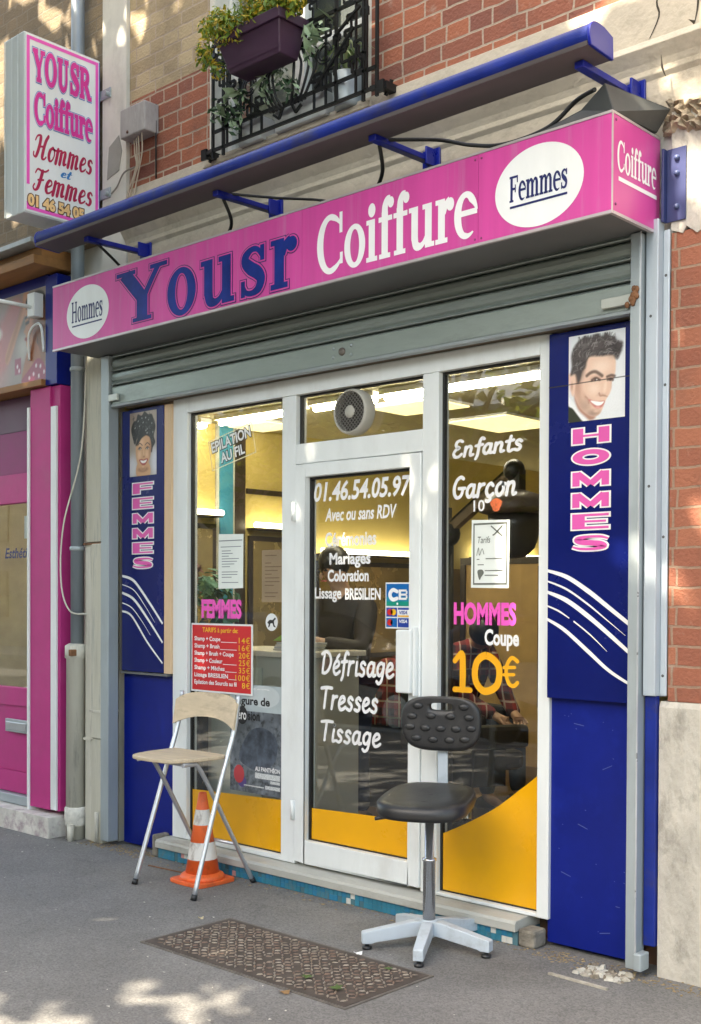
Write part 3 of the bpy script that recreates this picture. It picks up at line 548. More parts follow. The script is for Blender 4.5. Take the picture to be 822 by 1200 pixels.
t = thing('cable_trunking', 'wide flaking grey and cream cable trunking beside the shutter rail', 'cable cover', (-1.66,-.05,0)); MB().box(-1.718,-1.612,-.07,.055,.64,1.83).build('cover', BOARD, t, .006); MB().box(-1.735,-1.622,-.06,.055,.0,.637).build('cover', BOARD, t, .006); MB().tube([(-1.615,-.1,.02),(-1.615,-.1,.2)],.013).build('stub', CREAMP, t); MB().box(-1.73,-1.6,-.075,.055,.8,.813).build('clip', CREAMP, t)
tag(MB().tube(crom([(-1.74,-.09,3.0),(-1.78,-.1,2.4),(-1.88,-.16,1.95),(-1.9,-.165,1.6),(-1.83,-.15,1.42),(-1.76,-.075,1.4)],8), .0055, 6).build('loose_cable', CREAMP), 'loose pale cable looping over the drain pipe', 'cable')

# ------------------------------------------------------------------ salon room behind the glass
OCHRE = mat('ochre_wall', (.56,.44,.15), .7, var=.08, vscale=2); CEIL = mat('cream_ceiling', (.45,.4,.24), .8, var=.04)
room = thing('salon_room', 'warm ochre salon interior seen through the shop windows', 'room', (0,3,.1))
def rpart(name, q, m_, parent=None, bevel=0): return MB().box(*q).build(name, m_, parent or room, bevel)
rpart('floor', (-2.38,2.35,.12,6.1,.0,.1), mat('brown_tiles', (.10,.055,.032), .35, var=.2, vscale=1.5)); rpart('ceiling', (-2.38,2.35,.12,6.1,2.80,2.86), CEIL)
rpart('wall', (-2.4,-2.36,.1,6.1,.1,2.80), OCHRE); rpart('wall', (2.33,2.37,.1,6.1,.1,2.80), OCHRE); rpart('wall', (-2.36,2.33,6.0,6.1,.1,2.80), OCHRE)
rpart('partition', (-2.36,-1.12,.1,.13,.1,2.80), OCHRE); rpart('partition', (1.56,2.33,.1,.13,.1,2.80), OCHRE)
TEAL = mat('teal_paint', (.045,.27,.42), .5); DKW = mat('dark_wood', (.035,.022,.016), .5, var=.2)
rpart('door_casing', (-2.358,-2.345,1.47,1.76,.1,2.795), CREAMP); rpart('door_panel', (-2.344,-2.33,1.5,1.625,.1,2.79), TEAL); rpart('dark_panel', (-2.344,-2.335,1.655,1.755,.1,2.79), DKW)
rpart('wall_moulding', (-2.358,-2.34,1.78,2.4,2.3,2.34), DKW)
rpart('wainscot', (-2.358,-2.35,2.45,6.0,.1,1.78), mat('brown_wainscot', (.2,.13,.05), .6))
LAMP = emit('fluorescent_white', (1,.95,.78), 15); PANEL = emit('panel_light', (1,.84,.4), .32); WLAMP = emit('mirror_lamp_white', (1,.93,.7), 4)
grp = 'fluorescent tubes on the salon ceiling'
for i, (a, b, lab) in enumerate(((-2.3,-2.2,'short end of a ceiling tube above the far left of the window'),(-2.06,-1.2,'ceiling tube showing through the left window pane'),(-1.12,-.55,'ceiling tube just behind the round fan'),(-.5,.68,'long ceiling tube across the right window top'))):
    t = thing('ceiling_tube', lab, 'lamp', (a,1.25,2.77), grp); MB().box(a,b,1.2,1.3,2.765,2.799).build('housing', VWHITE, t); MB().tube([(a+.02,1.25,2.75),(b-.02,1.25,2.75)], .022, 10).build('tube', LAMP, t)
for i, (x0, x1, y0, y1, lab) in enumerate(((-.95,-.42,2.45,3.1,'square yellow ceiling panel seen over the word Enfants'),(-.95,-.4,1.6,2.0,'yellow ceiling panel beside the round fan'),(-2.3,-1.9,1.55,1.9,'yellow ceiling panel at the far left of the left window'))):
    t = thing('light_panel', lab, 'lamp', ((x0+x1)/2,(y0+y1)/2,2.79), 'square light panels in the salon ceiling'); f = MB().box(x0-.02,x1+.02,y0-.02,y1+.02,2.785,2.799).build('frame', VWHITE, t); MB().box(x0,x1,y0,y1,2.775,2.784).build('diffuser', PANEL, t)
for y0, y1, z, lab in ((1.19,1.46,2.13,'short wall lamp left of the teal door'),(1.79,2.3,2.06,'wall lamp right of the teal door in the left window'),(2.52,3.78,1.89,'long wall lamp crossing the door glass'),(4.6,5.75,1.92,'wall lamp low in the right window')):
    t = thing('wall_lamp', lab, 'lamp', (-2.33,y0,z), 'tube lamps above the salon mirrors'); MB().box(-2.36 if z != 1.89 and z != 1.92 else -2.35,-2.25,y0,y1,z-.035,z-.022).build('bracket', DKW, t); MB().tube([(-2.26,y0,z),(-2.26,y1,z)], .02, 10).build('tube', WLAMP, t)
    k = thing('wall_mirror', 'framed mirror under the '+lab.replace('wall lamp','lamp'), 'mirror', (-2.34,y0,1.4), 'mirrors along the salon wall')
    MB().box(-2.349,-2.33,y0,y1,1.0,z-.08).build('frame', DKW, k); MB().box(-2.3295,-2.325,y0+.04,y1-.04,1.04,z-.12).build('glass', mat('mirror_brown', (.5,.4,.19), .25, .5), k)

# ------------------------------------------------------------------ salon shop front
sf = thing('salon_shopfront', 'white aluminium glazed hair salon front with lettering on its panes', 'shopfront', (.2,.03,0))
fr = MB()
def mem(x0, x1, z0, z1, y0=.02, y1=.1): fr.box(x0, x1, y0, y1, z0, z1)
mem(-1.04,-.915,.118,2.64); mem(-.135,-.032,.118,2.555); mem(.815,.910,.118,2.555); mem(1.465,1.525,.118,2.64)
mem(-.915,1.465,2.556,2.64); mem(-.032,.815,2.195,2.30, .021)
mem(-.915,-.135,.118,.145, .021); mem(.910,1.465,.118,.135,.021)
fr.build('frame', WHITE, sf, bevel=.004)
MB().box(-1.5,1.97,.03,.12,2.642,2.82).build('header', mat('header_brown', (.3,.25,.2), .6, var=.15), sf)
gk = MB()   # black glazing gaskets round each pane
for x0,x1,z0,z1 in ((-.915,-.135,.145,2.555),(-.032,.815,2.30,2.555),(.91,1.465,.135,2.555)):
    for q in ((x0,x0+.012,z0,z1),(x1-.006,x1,z0,z1),(x0+.012,x1-.006,z1-.010,z1),(x0+.012,x1-.006,z0,z0+.006)): gk.box(q[0],q[1],.05,.072,q[2],q[3])
gk.build('gasket', RUBBER, sf)
PY = .058
p1 = MB().box(-.91,-.14,PY,.064,.15,2.55).build('pane', GLASS, sf)
p2 = MB().box(-.03,.81,PY,.064,2.305,2.55).build('pane', GLASS, sf)
p3 = MB().box(.915,1.462,PY,.064,.14,2.55).build('pane', GLASS, sf)
dr = MB()
for q in ((-.028,.046,.135,2.19),(.745,.812,.135,2.19),(.046,.745,2.125,2.19),(.046,.745,.135,.25)): dr.box(q[0],q[1],.012,.09,q[2],q[3])
door = dr.build('door', WHITE, sf, bevel=.004)
dg = MB()
for q in ((.046,.058,.25,2.125),(.739,.745,.25,2.125),(.058,.739,2.113,2.125),(.058,.739,.25,.256)): dg.box(q[0],q[1],.046,.07,q[2],q[3])
dg.build('gasket', RUBBER, door)
dp = MB().box(.05,.742,PY,.064,.252,2.122).build('pane', GLASS, door)
hd = MB(); hd.box(.70,.79,-.035,.011,1.055,1.355); hd.box(.79,.805,-.02,.011,1.04,1.37); hd.build('handle', WHITE, door, bevel=.012)
for z in (.35,1.9): MB().tube([(-.03,.004,z),(-.03,.004,z+.1)], .011, 10).build('hinge', WHITE, door)
PL = ('y', PY)
def vinyl(text, style, box, parent, m_=VWHITE, **k): return word('lettering', text, style, box, PL, m_, parent, **k)
def film(parent, pts): MB().add([(x, PY-.002, z) for x, z in pts], [tuple(range(len(pts)))]).build('yellow_film', YELLOW, parent, recalc=False)
film(p1, [(-.90,.15),(-.142,.15),(-.142,.43),(-.90,.405)]); film(dp, [(.06,.256),(.738,.256),(.738,.437),(.06,.415)])
film(p3, [(.923,.14),(1.459,.14)]+[(p.x,p.y) for p in crom([(1.459,.74,0),(1.351,.656,0),(1.213,.555,0),(1.046,.463,0),(.923,.405,0)],8)])
vinyl('01.46.54.05.97', 'sans', (.066,.718,1.995,2.098), dp, bold=.026, shear=.2)
vinyl('Avec ou sans RDV', 'sans', (.146,.627,1.893,1.961), dp, bold=.024, shear=.2)
vinyl('Cérémonies', 'sans', (.147,.496,1.765,1.838), dp, bold=.03)
vinyl('Mariages', 'sans', (.178,.458,1.655,1.733), dp, bold=.03)
vinyl('Coloration', 'sans', (.166,.447,1.586,1.648), dp, bold=.032)
vinyl('Lissage', 'sans', (.075,.262,1.482,1.558), dp, bold=.024); vinyl('BRESILIEN', 'sans', (.288,.526,1.495,1.554), dp, bold=.03)
vinyl('Défrisage', 'brush', (.122,.618,1.075,1.24), dp, w=.105)
vinyl('Tresses', 'brush', (.118,.515,.93,1.055), dp, w=.11)
vinyl('Tissage', 'brush', (.12,.535,.735,.882), dp, w=.105)
vinyl('Enfants', 'brush', (.963,1.357,2.135,2.24), p3, w=.125, warp=lambda p: (p[0], p[1]+.02*(p[0]-1.16)))
vinyl('Garçon', 'brush', (.967,1.327,1.935,2.07), p3, w=.12)
vinyl('10', 'sans', (1.087,1.15,1.9,1.952), p3, bold=.012)
tag(MB().add([(1.215+.03*math.cos(a)*(1+.25*math.sin(3*a)), PY-.003, 1.925+.03*math.sin(a)) for a in [k*2*math.pi/14 for k in range(14)]], [tuple(range(14))]).build('sticker', mat('torn_orange', (.75,.16,.05), .6, var=.3, vscale=60), None, recalc=False), 'small torn orange sticker after the white number 10', 'sticker')
vinyl('HOMMES', 'sans', (.978,1.326,1.382,1.487), p3, VPINK, bold=.045)
vinyl('Coupe', 'sans', (1.154,1.342,1.27,1.366), p3, bold=.035)
E10 = MB()   # hand drawn big figure ten and the euro mark
f10 = lambda pts, w_: stroke_poly(pts, [w_, w_*1.05, w_], 8, 0)
for i, q in enumerate((([(.985,1.215),(1.02,1.25),(1.03,1.245)], .026), ([(1.03,1.24),(1.032,1.16),(1.03,1.085)], .034), ([(.985,1.083),(1.075,1.083)], .026))): lay(E10, [f10(*q)], ID, PL, i*.2, 0)
zero = crom([(1.165,1.245,0),(1.11,1.21,0),(1.105,1.13,0),(1.155,1.083,0),(1.225,1.115,0),(1.232,1.2,0)], 8, True); zp = [(p.x,p.y) for p in zero]
lay(E10, [stroke_poly(zp+zp[:1], [.034,.034,.034], 1, 0, False)], ID, PL, .6)
for i, q in enumerate((([(1.335,1.225),(1.305,1.24),(1.28,1.21),(1.275,1.165),(1.29,1.125),(1.315,1.115),(1.335,1.13)], .018), ([(1.262,1.195),(1.32,1.198)], .015), ([(1.262,1.163),(1.316,1.166)], .015))): lay(E10, [f10(*q)], ID, PL, .8+i*.2)
E10.build('lettering', VORANGE, p3, recalc=False)
vinyl('FEMMES', 'sans', (-.827,-.488,1.386,1.494), p1, VPINK, bold=.05)
# fan set in the transom pane
fan = thing('window_fan', 'round grey ventilator set in the pane over the door', 'ventilator', (.372,.05,2.425))
fa = MB()
def ylathe(mb, cx, cz, prof, n=40, mi=0):
    vs = [(cx+r*math.cos(2*math.pi*k/n), y, cz+r*math.sin(2*math.pi*k/n)) for r, y in prof for k in range(n)]
    mb.add(vs, [(i*n+k,i*n+(k+1)%n,(i+1)*n+(k+1)%n,(i+1)*n+k) for i in range(len(prof)-1) for k in range(n)], mi, True); return mb
ylathe(fa, .372, 2.425, [(.113,.057),(.115,.03),(.112,.0),(.106,-.01),(.0995,-.012),(.099,.0),(.099,.05)]); fa.build('housing', mat('fan_grey', (.4,.38,.33), .5), fan)
ylathe(MB(), .372, 2.425, [(.001,.03),(.098,.03)]).build('dark_core', mat('fan_dark', (.04,.035,.03), .7), fan)
gr = MB()
for k in range(-6, 7):
    d = k*.0155; h = math.sqrt(max(0,.099**2-d*d))
    for s in (-1,1):
        a = R(45*s); u, v = (math.cos(a), math.sin(a)), (-math.sin(a), math.cos(a))
        gr.bar((.372+u[0]*-h+v[0]*d,-.004+s*.002,2.425+u[1]*-h+v[1]*d),(.372+u[0]*h+v[0]*d,-.004+s*.002,2.425+u[1]*h+v[1]*d),.003,.003, up=(0,1,0))
gr.build('grille', mat('grille_grey', (.16,.15,.135), .5), fan); ylathe(MB(), .372, 2.425, [(.001,-.009),(.03,-.009),(.032,-.003)]).build('hub', mat('fan_grey', (.5,.48,.42), .5), fan)
# sill with tile base
sl = thing('door_sill', 'worn grey threshold with a blue mosaic base under the salon front', 'doorstep', (.2,-.03,0))
MB().prism([(-.075,.062),(-.075,.096),(-.066,.108),(.0,.115),(.12,.115),(.12,.062)], 'x', -1.08, 1.42).build('step', mat('worn_sill', (.42,.42,.38), .6, var=.15, dirt=(.2,.18,.14), dirtscale=6, dirtamt=.8, stretch=(.4,1,1)), sl, bevel=.003)
MB().box(-1.08,1.42,-.052,.12,.0,.061).build('riser', mat('grout_teal', (.07,.16,.19), .9), sl)
random.seed(11)
TI = [mat('turquoise_tile', (.03,.2,.29), .45, var=.2, dirt=(.16,.14,.11), dirtscale=14, dirtamt=.8), mat('pale_tile', (.6,.6,.55), .4), mat('pink_tile', (.6,.28,.25), .4), mat('deep_blue_tile', (.025,.19,.33), .3)]
tb = MB(); x = -1.07
while x < 1.39:
    wd = .029; r_ = random.random()
    for z0, z1 in ((.003,.03),(.032,.059)):
        r_ = random.random()
        if r_ < .96: tb.box(x, x+wd-.002, -.0555, -.0523, z0, z1, 1 if r_ < .05 else 2 if r_ < .065 else 3 if r_ < .25 else 0)
    x += wd
tb.build('mosaic', TI, sl)
cb = MB(); cb.box(1.423,1.508,-.058,.04,.0,.078); cb.box(-1.13,-1.083,-.06,.04,0,.13); cb.build('cement_block', mat('raw_cement', (.2,.18,.145), .95, var=.45, vscale=14, bump=.8), sl, bevel=.012)

# ------------------------------------------------------------------ blue side panels
def wave(mb, plane, strokes, mi=0):
    for i, (pts, ws) in enumerate(strokes): lay(mb, [stroke_poly(pts, ws, 8, 0, False)], ID, plane, i*.15, mi)
bp1 = thing('women_panel', 'tall blue panel with a woman portrait and FEMMES in pink', 'sign', (-1.3,0,1.05))
MB().box(-1.5,-1.103,-.0,.038,1.062,2.62).build('board', PBLUE, bp1, .002)
MB().box(-1.101,-1.04,.004,.05,1.06,2.62).build('wood_edge', WOOD, bp1, .002)
MB().box(-1.512,-1.502,-.002,.038,1.06,2.62).build('edge_strip', mat('dark_metal', (.09,.085,.08), .5), bp1)
MB().box(-1.505,-1.06,-.004,.038,1.045,1.058).build('bottom_strip', DGREY, bp1)
bl = thing('blue_cladding', 'plain blue boarding under the women panel', 'cladding', (-1.3,.04,0)); MB().box(-1.53,-1.042,.04,.1,.015,1.044).build('board', BLUE, bl)
bp2 = thing('men_panel', 'tall blue panel with a smiling man portrait and HOMMES in pink', 'sign', (1.73,0,1.07))
MB().box(1.527,1.944,-.002,.038,1.08,2.63).build('board', PBLUE, bp2, .002)
bl2 = thing('blue_cladding', 'scratched plain blue boarding under the men panel', 'cladding', (1.73,.04,0))
sc_ = MB().box(1.512,1.94,.04,.1,.02,1.078).build('board', mat('scuffed_blue', (.003,.012,.185), .35, spec=.3, var=.18, vscale=2.5, dirt=(.006,.022,.27), dirtscale=3.5, dirtamt=.6), bl2)
sm_ = MB(); random.seed(5)
for i in range(26):
    x, z, l, a = random.uniform(1.54,1.92), random.uniform(.1,1.03), random.choice((.004,.004,.006,.006,.02,.05)), random.uniform(-.5,.5)
    sm_.add([(x,.0385,z),(x+l*math.cos(a),.0385,z+l*math.sin(a)),(x+l*math.cos(a),.0385,z+l*math.sin(a)+.003),(x,.0385,z+.0035)], [(0,1,2,3)])
sm_.build('scratches', mat('scratch_pale', (.07,.1,.3), .5), sc_, recalc=False)
V0 = ('y', 0.0); V2 = ('y', -.002)
PK2 = mat('panel_pink', (.72,.1,.4), .4, var=.05)
def vertical_word(parent, text, x0, x1, z1, z0, plane):
    n = len(text); h = (z1-z0)/n; mb = MB()
    for i, c in enumerate(text):
        top = z1-i*h; front = glyphs(c, 'slab', 0)[0]; back = glyphs(c, 'slab', .05)[0]
        f = fit_box(front, (x0+.008, x1-.008, top-h*.82, top-h*.12))
        lay(mb, back, f, plane, 0, 0); lay(mb, front, f, plane, 1, 1)
    mb.build('lettering', [VWHITE, PK2], parent, recalc=False)
vertical_word(bp1, 'FEMMES', -1.40, -1.19, 2.19, 1.66, V0); vertical_word(bp2, 'HOMMES', 1.64, 1.83, 2.225, 1.69, V2)
wv = MB(); wave(wv, V2, [([(1.527,1.624),(1.623,1.596),(1.726,1.537),(1.827,1.467),(1.942,1.386)],[.012,.018,.02,.018,.016]),([(1.527,1.579),(1.623,1.544),(1.727,1.481),(1.808,1.423),(1.902,1.355)],[.007,.009,.008,.005,.001]),([(1.526,1.533),(1.623,1.497),(1.727,1.432),(1.828,1.358),(1.941,1.270)],[.012,.02,.02,.018,.014]),([(1.522,1.475),(1.582,1.453),(1.637,1.422)],[.006,.008,.004]),([(1.658,1.410),(1.738,1.355),(1.819,1.287)],[.006,.006,.001]),([(1.522,1.419),(1.614,1.372),(1.728,1.286),(1.830,1.208),(1.942,1.149)],[.011,.016,.017,.014,.01])]); wv.build('wave_stripes', VWHITE, bp2, recalc=False)
wv = MB(); wave(wv, V0, [([(-1.497,1.632),(-1.38,1.6),(-1.24,1.48),(-1.106,1.35)],[.014,.018,.014]),([(-1.497,1.58),(-1.38,1.545),(-1.27,1.45),(-1.178,1.355)],[.006,.006,.002]),([(-1.497,1.53),(-1.38,1.49),(-1.24,1.37),(-1.106,1.24)],[.014,.018,.012]),([(-1.497,1.47),(-1.4,1.44),(-1.3,1.36),(-1.22,1.28)],[.007,.006,.002]),([(-1.497,1.42),(-1.4,1.39),(-1.25,1.24),(-1.106,1.12)],[.012,.014,.01])]); wv.build('wave_stripes', VWHITE, bp1, recalc=False)
# portraits (flat prints on the panels)
LIP = mat('print_lip', (.5,.13,.12), .4)
import numpy as np
PRINT = bpy.data.materials.new('printed_picture'); PRINT.use_nodes = True
_a = node(PRINT.node_tree, 'ShaderNodeVertexColor'); _a.layer_name = 'print'; PRINT.node_tree.links.new(_a.outputs[0], PRINT.node_tree.nodes['Principled BSDF'].inputs['Base Color']); PRINT.node_tree.nodes['Principled BSDF'].inputs['Roughness'].default_value = .35
class Print:
    """a printed photograph: soft-edged ink shapes sampled on a fine flat grid"""
    def __init__(s, x0, x1, z0, z1, plane, nx, nz, bg, norm=True):
        s.b = (x0,x1,z0,z1); s.pl = plane; s.nx, s.nz = nx, nz; asp = (z1-z0)/(x1-x0)
        u = np.linspace(0,1,nx+1); v = np.linspace(0,1,nz+1); s.U, s.V = np.meshgrid(u, v); s.asp = asp
        s.c = np.ones((nz+1,nx+1,3))*np.array(bg); s.rs = np.random.RandomState(5); s.norm = norm
    def P(s, p): return p if s.norm else ((p[0]-s.b[0])/(s.b[1]-s.b[0]), (p[1]-s.b[2])/(s.b[3]-s.b[2]))
    def mix(s, m, col, al=1): m = np.clip(m,0,1)[...,None]*al; s.c = s.c*(1-m)+np.array(col)*m
    def poly(s, pts, col, soft=.012, al=1, smooth=4, grad=None):
        if smooth: pts = [(p.x,p.y) for p in crom([(*q,0) for q in pts], smooth, True)]
        pts = [s.P(p) for p in pts]; X, Y = s.U, s.V*s.asp; d = np.full(X.shape, 9.); ins = np.zeros(X.shape, bool); n = len(pts)
        for i in range(n):
            ax, ay = pts[i][0], pts[i][1]*s.asp; bx, by = pts[(i+1)%n][0], pts[(i+1)%n][1]*s.asp; dx, dy = bx-ax, by-ay; l = dx*dx+dy*dy+1e-12
            t = np.clip(((X-ax)*dx+(Y-ay)*dy)/l,0,1); d = np.minimum(d, np.hypot(X-ax-t*dx, Y-ay-t*dy)); cr = ((ay > Y) != (by > Y)); xi = ax+(Y-ay)*dx/(dy if abs(dy) > 1e-9 else 1e-9); ins ^= cr & (X < xi)
        m = np.clip((np.where(ins, d, -d)+soft)/(2*soft),0,1); m = m*m*(3-2*m); s.last = m; s.mix(m, col, al); return s
    def ell(s, cx, cy, rx, ry, col, al=1, soft=.5, rot=0, clip=False):
        cx, cy = s.P((cx,cy)); 
        if not s.norm: rx, ry = rx/(s.b[1]-s.b[0]), ry/(s.b[3]-s.b[2])
        X, Y = s.U-cx, (s.V-cy)*s.asp; c, q = math.cos(R(rot)), math.sin(R(rot)); r = np.hypot((X*c+Y*q)/rx, (-X*q+Y*c)/(ry*s.asp)); m = np.clip((1-r)/soft+.0,0,1); m = m*m*(3-2*m)
        if clip: m = m*s.face
        s.mix(m, col, al); return s
    def line(s, pts, w, col, al=1):
        P = [s.P((p.x,p.y)) for p in crom([(*q,0) for q in pts], 5)]; X, Y = s.U, s.V*s.asp; d = np.full(X.shape, 9.)
        for a, b in zip(P, P[1:]):
            ax, ay, bx, by = a[0], a[1]*s.asp, b[0], b[1]*s.asp; dx, dy = bx-ax, by-ay; l = dx*dx+dy*dy+1e-12; t = np.clip(((X-ax)*dx+(Y-ay)*dy)/l,0,1); d = np.minimum(d, np.hypot(X-ax-t*dx, Y-ay-t*dy))
        s.mix(np.clip(1.5-d/w,0,1), col, al); return s
    def build(s, name, parent, off=.0018, gam=1.0):
        x0,x1,z0,z1 = s.b; ax, val = s.pl; c = s.c**gam*(1+s.rs.normal(0,.02,s.c.shape[:2]))[...,None]; me = bpy.data.meshes.new(name); o_ = Vector(parent['base']); NX = s.nx+1
        vs = [(x0+(x1-x0)*i/s.nx-o_.x, val-off-o_.y, z0+(z1-z0)*k/s.nz-o_.z) for k in range(s.nz+1) for i in range(NX)]
        me.from_pydata(vs, [], [(k*NX+i,k*NX+i+1,k*NX+NX+i+1,k*NX+NX+i) for k in range(s.nz) for i in range(s.nx)]); at = me.color_attributes.new('print','FLOAT_COLOR','POINT')
        col = np.ones((NX*(s.nz+1),4),dtype=np.float32); col[:,:3] = np.clip(c.reshape(-1,3),0,1); at.data.foreach_set('color', col.ravel()); me.materials.append(PRINT)
        o = bpy.data.objects.new(name, me); COL.objects.link(o); o.parent = parent; return o
SKL, SKM, SKD = (.88,.68,.56), (.78,.54,.42), (.42,.22,.16)
p = Print(1.626,1.892,2.245,2.605,('y',-.002),120,162,(.70,.73,.76))
p.ell(.85,.4,.7,.8,(.8,.83,.85),.8,1)
p.poly([(0,.0),(.0,.22),(.1,.16),(.2,.06),(.28,.0)],(.03,.035,.02),.015); p.poly([(0,.2),(.0,.3),(.12,.2),(.26,.08),(.38,.0),(.27,.0),(.18,.07),(.08,.16)],(.8,.82,.83),.012)
p.poly([(.12,.34),(.16,.16),(.3,.05),(.4,.0),(.5,.05),(.5,.3)],SKD,.03)
p.poly([(.13,.6),(.08,.44),(.1,.33),(.2,.17),(.33,.08),(.46,.04),(.56,.06),(.62,.13),(.66,.2),(.7,.245),(.735,.28),(.765,.34),(.775,.42),(.81,.46),(.835,.55),(.83,.68),(.75,.78),(.4,.78),(.2,.7)],SKM,.016); p.face = p.last.copy()
p.ell(.58,.6,.3,.14,SKL,.95,1,0,True); p.ell(.46,.36,.17,.11,SKL,.8,1,-10,True); p.ell(.15,.42,.13,.4,SKD,.7,.9,10,True); p.ell(.3,.17,.2,.16,(.3,.19,.15),.6,1,35,True); p.ell(.46,.08,.2,.07,(.26,.16,.13),.75,.9,0,True); p.ell(.5,.1,.08,.03,SKM,.7,.9,0,True)
p.ell(.785,.37,.05,.14,SKD,.45,.9,0,True); p.ell(.6,.28,.14,.03,SKD,.35,.9,-4,True); p.ell(.3,.28,.05,.1,SKD,.35,.9,25,True)
p.poly([(.0,.56),(.02,.4),(.08,.3),(.12,.4),(.12,.56)],SKM,.02); p.ell(.06,.42,.035,.08,SKD,.7,.9)
p.ell(.48,.475,.14,.05,SKD,.6,.9); p.ell(.76,.45,.07,.045,SKD,.6,.9)
H_ = [(.03,.55),(.05,.65),(.04,.78),(.1,.88),(.2,.95),(.3,.975),(.42,.96),(.5,.985),(.6,.95),(.66,.98),(.74,.94),(.82,.92),(.86,.87),(.95,.85),(.955,.79),(.92,.72),(.87,.66),(.83,.67),(.78,.715),(.6,.72),(.4,.735),(.34,.7),(.31,.62),(.25,.57),(.21,.47),(.16,.45),(.12,.55)]
p.poly(H_,(.085,.07,.07),.028,1,4); hm_ = np.clip(p.last*1.2,0,1); rr = random.Random(9)
p.ell(.8,.8,.2,.16,(.03,.025,.028),.8,.9); p.ell(.22,.6,.12,.2,(.05,.04,.04),.6,.9); p.ell(.25,.88,.2,.09,(.2,.18,.18),.5,.9,20); q0 = p.c.copy()
for i in range(240):
    x, z = rr.uniform(.04,.92), rr.uniform(.5,.97); a = 1.75-1.7*(x-.1)+rr.uniform(-.45,.45) if z > .7 else 1.4+rr.uniform(-.3,.3); l = rr.uniform(.05,.16); g = rr.choice((.012,.02,.03,.1,.2,.32)); p.line([(x,z),(x+l*.5*math.cos(a),z+l*.35*math.sin(a)),(x+l*math.cos(a-.5),z+l*.6*math.sin(a-.5))],.0075,(g,g*.93,g*.93),.5)
p.c = q0*(1-hm_[...,None])+p.c*hm_[...,None]
for i in range(46):
    x = .12+.8*rr.random(); z = .95-.25*max(0,x-.78)/.2; a = 1.5-1.8*max(0,x-.5)+rr.uniform(-.5,.5); p.line([(x-.02*math.cos(a),z-.05),(x,z-.01),(x+.04*math.cos(a),z+.03*math.sin(a))],.008,(.06,.05,.05),.55)
p.line([(.33,.52),(.4,.548),(.49,.55),(.6,.495)],.026,(.1,.06,.05),.9); p.line([(.69,.475),(.76,.485),(.82,.472)],.022,(.1,.06,.05),.9)
p.line([(.42,.46),(.49,.478),(.56,.452)],.02,(.06,.035,.03),.85); p.ell(.5,.457,.03,.014,(.75,.7,.68),.8,.6); p.ell(.48,.46,.02,.018,(.03,.02,.02),.9,.6); p.line([(.7,.44),(.75,.447),(.79,.43)],.02,(.06,.035,.03),.85); p.ell(.745,.432,.03,.016,(.04,.03,.03),.8,.6)
p.ell(.655,.36,.05,.12,SKL,.75,.9,-8); p.line([(.55,.3),(.57,.27),(.62,.268),(.69,.255)],.014,SKD,.75); p.ell(.69,.275,.035,.03,SKM,.8,.8)
p.line([(.31,.28),(.35,.25),(.37,.2)],.014,SKD,.6); p.poly([(.36,.247),(.45,.225),(.55,.21),(.65,.205),(.62,.15),(.55,.125),(.48,.14),(.41,.19)],(.55,.2,.18),.015); p.poly([(.4,.225),(.48,.215),(.57,.2),(.635,.198),(.59,.165),(.52,.16),(.45,.188)],(.95,.94,.92),.01); p.ell(.53,.138,.07,.02,(.75,.4,.36),.8,.7,-8)
p.poly([(0,.438),(1,.447),(1,.458),(0,.449)],(.012,.01,.015),.006,1,0)
p.build('portrait', bp2)
MB().box(1.5275,1.62,-.0032,-.0021,2.4015,2.406).build('seam', RUBBER, bp2); MB().box(1.8935,1.943,-.0032,-.0021,2.4055,2.4095).build('seam', RUBBER, bp2)
p = Print(-1.422,-1.165,2.222,2.6,('y',0.0),100,140,(.42,.36,.31)); SKL, SKM, SKD = (.8,.53,.34), (.62,.36,.2), (.3,.13,.07)
p.ell(.1,.15,.3,.3,(.66,.66,.7),.9,.8); p.ell(.95,.2,.25,.35,(.66,.66,.72),.9,.8); p.ell(.2,.9,.4,.2,(.3,.22,.18),.7)
p.poly([(.1,.62),(.05,.75),(.14,.86),(.24,.88),(.3,.97),(.44,.94),(.55,1.0),(.68,.95),(.82,.94),(.9,.84),(.96,.74),(.9,.6),(.95,.5),(.86,.42),(.8,.35),(.6,.6),(.3,.6),(.2,.5)],(.014,.012,.012),.015); rr = random.Random(4)
for i in range(70):
    x, z = rr.uniform(.12,.9), rr.uniform(.55,.95); a = rr.uniform(0,6.28); g = rr.choice((.01,.06,.1,.02)); p.line([(x,z),(x+.05*math.cos(a),z+.03*math.sin(a)),(x+.06*math.cos(a+1),z+.05*math.sin(a+1))],.008,(g,g,g),.8)
p.poly([(.3,.2),(.27,.0),(.75,.0),(.7,.2)],SKM); p.ell(.5,.1,.25,.06,SKD,.7)
p.poly([(.24,.5),(.23,.33),(.32,.16),(.48,.08),(.62,.12),(.76,.28),(.8,.46),(.72,.6),(.5,.66),(.32,.6)],SKM,.02); p.face = p.last.copy()
p.ell(.42,.52,.2,.14,SKL,.8,1,0,True); p.ell(.36,.33,.13,.12,SKL,.8,1,0,True); p.ell(.64,.33,.1,.1,SKL,.6,1,0,True); p.ell(.8,.4,.12,.35,SKD,.7,.9,0,True); p.ell(.5,.1,.2,.06,SKD,.5,.9,0,True); p.ell(.5,.14,.08,.03,SKL,.5,.9,0,True)
p.poly([(.22,.48),(.28,.58),(.4,.66),(.62,.7),(.74,.6),(.6,.62),(.44,.58),(.32,.5)],(.016,.013,.012),.02)
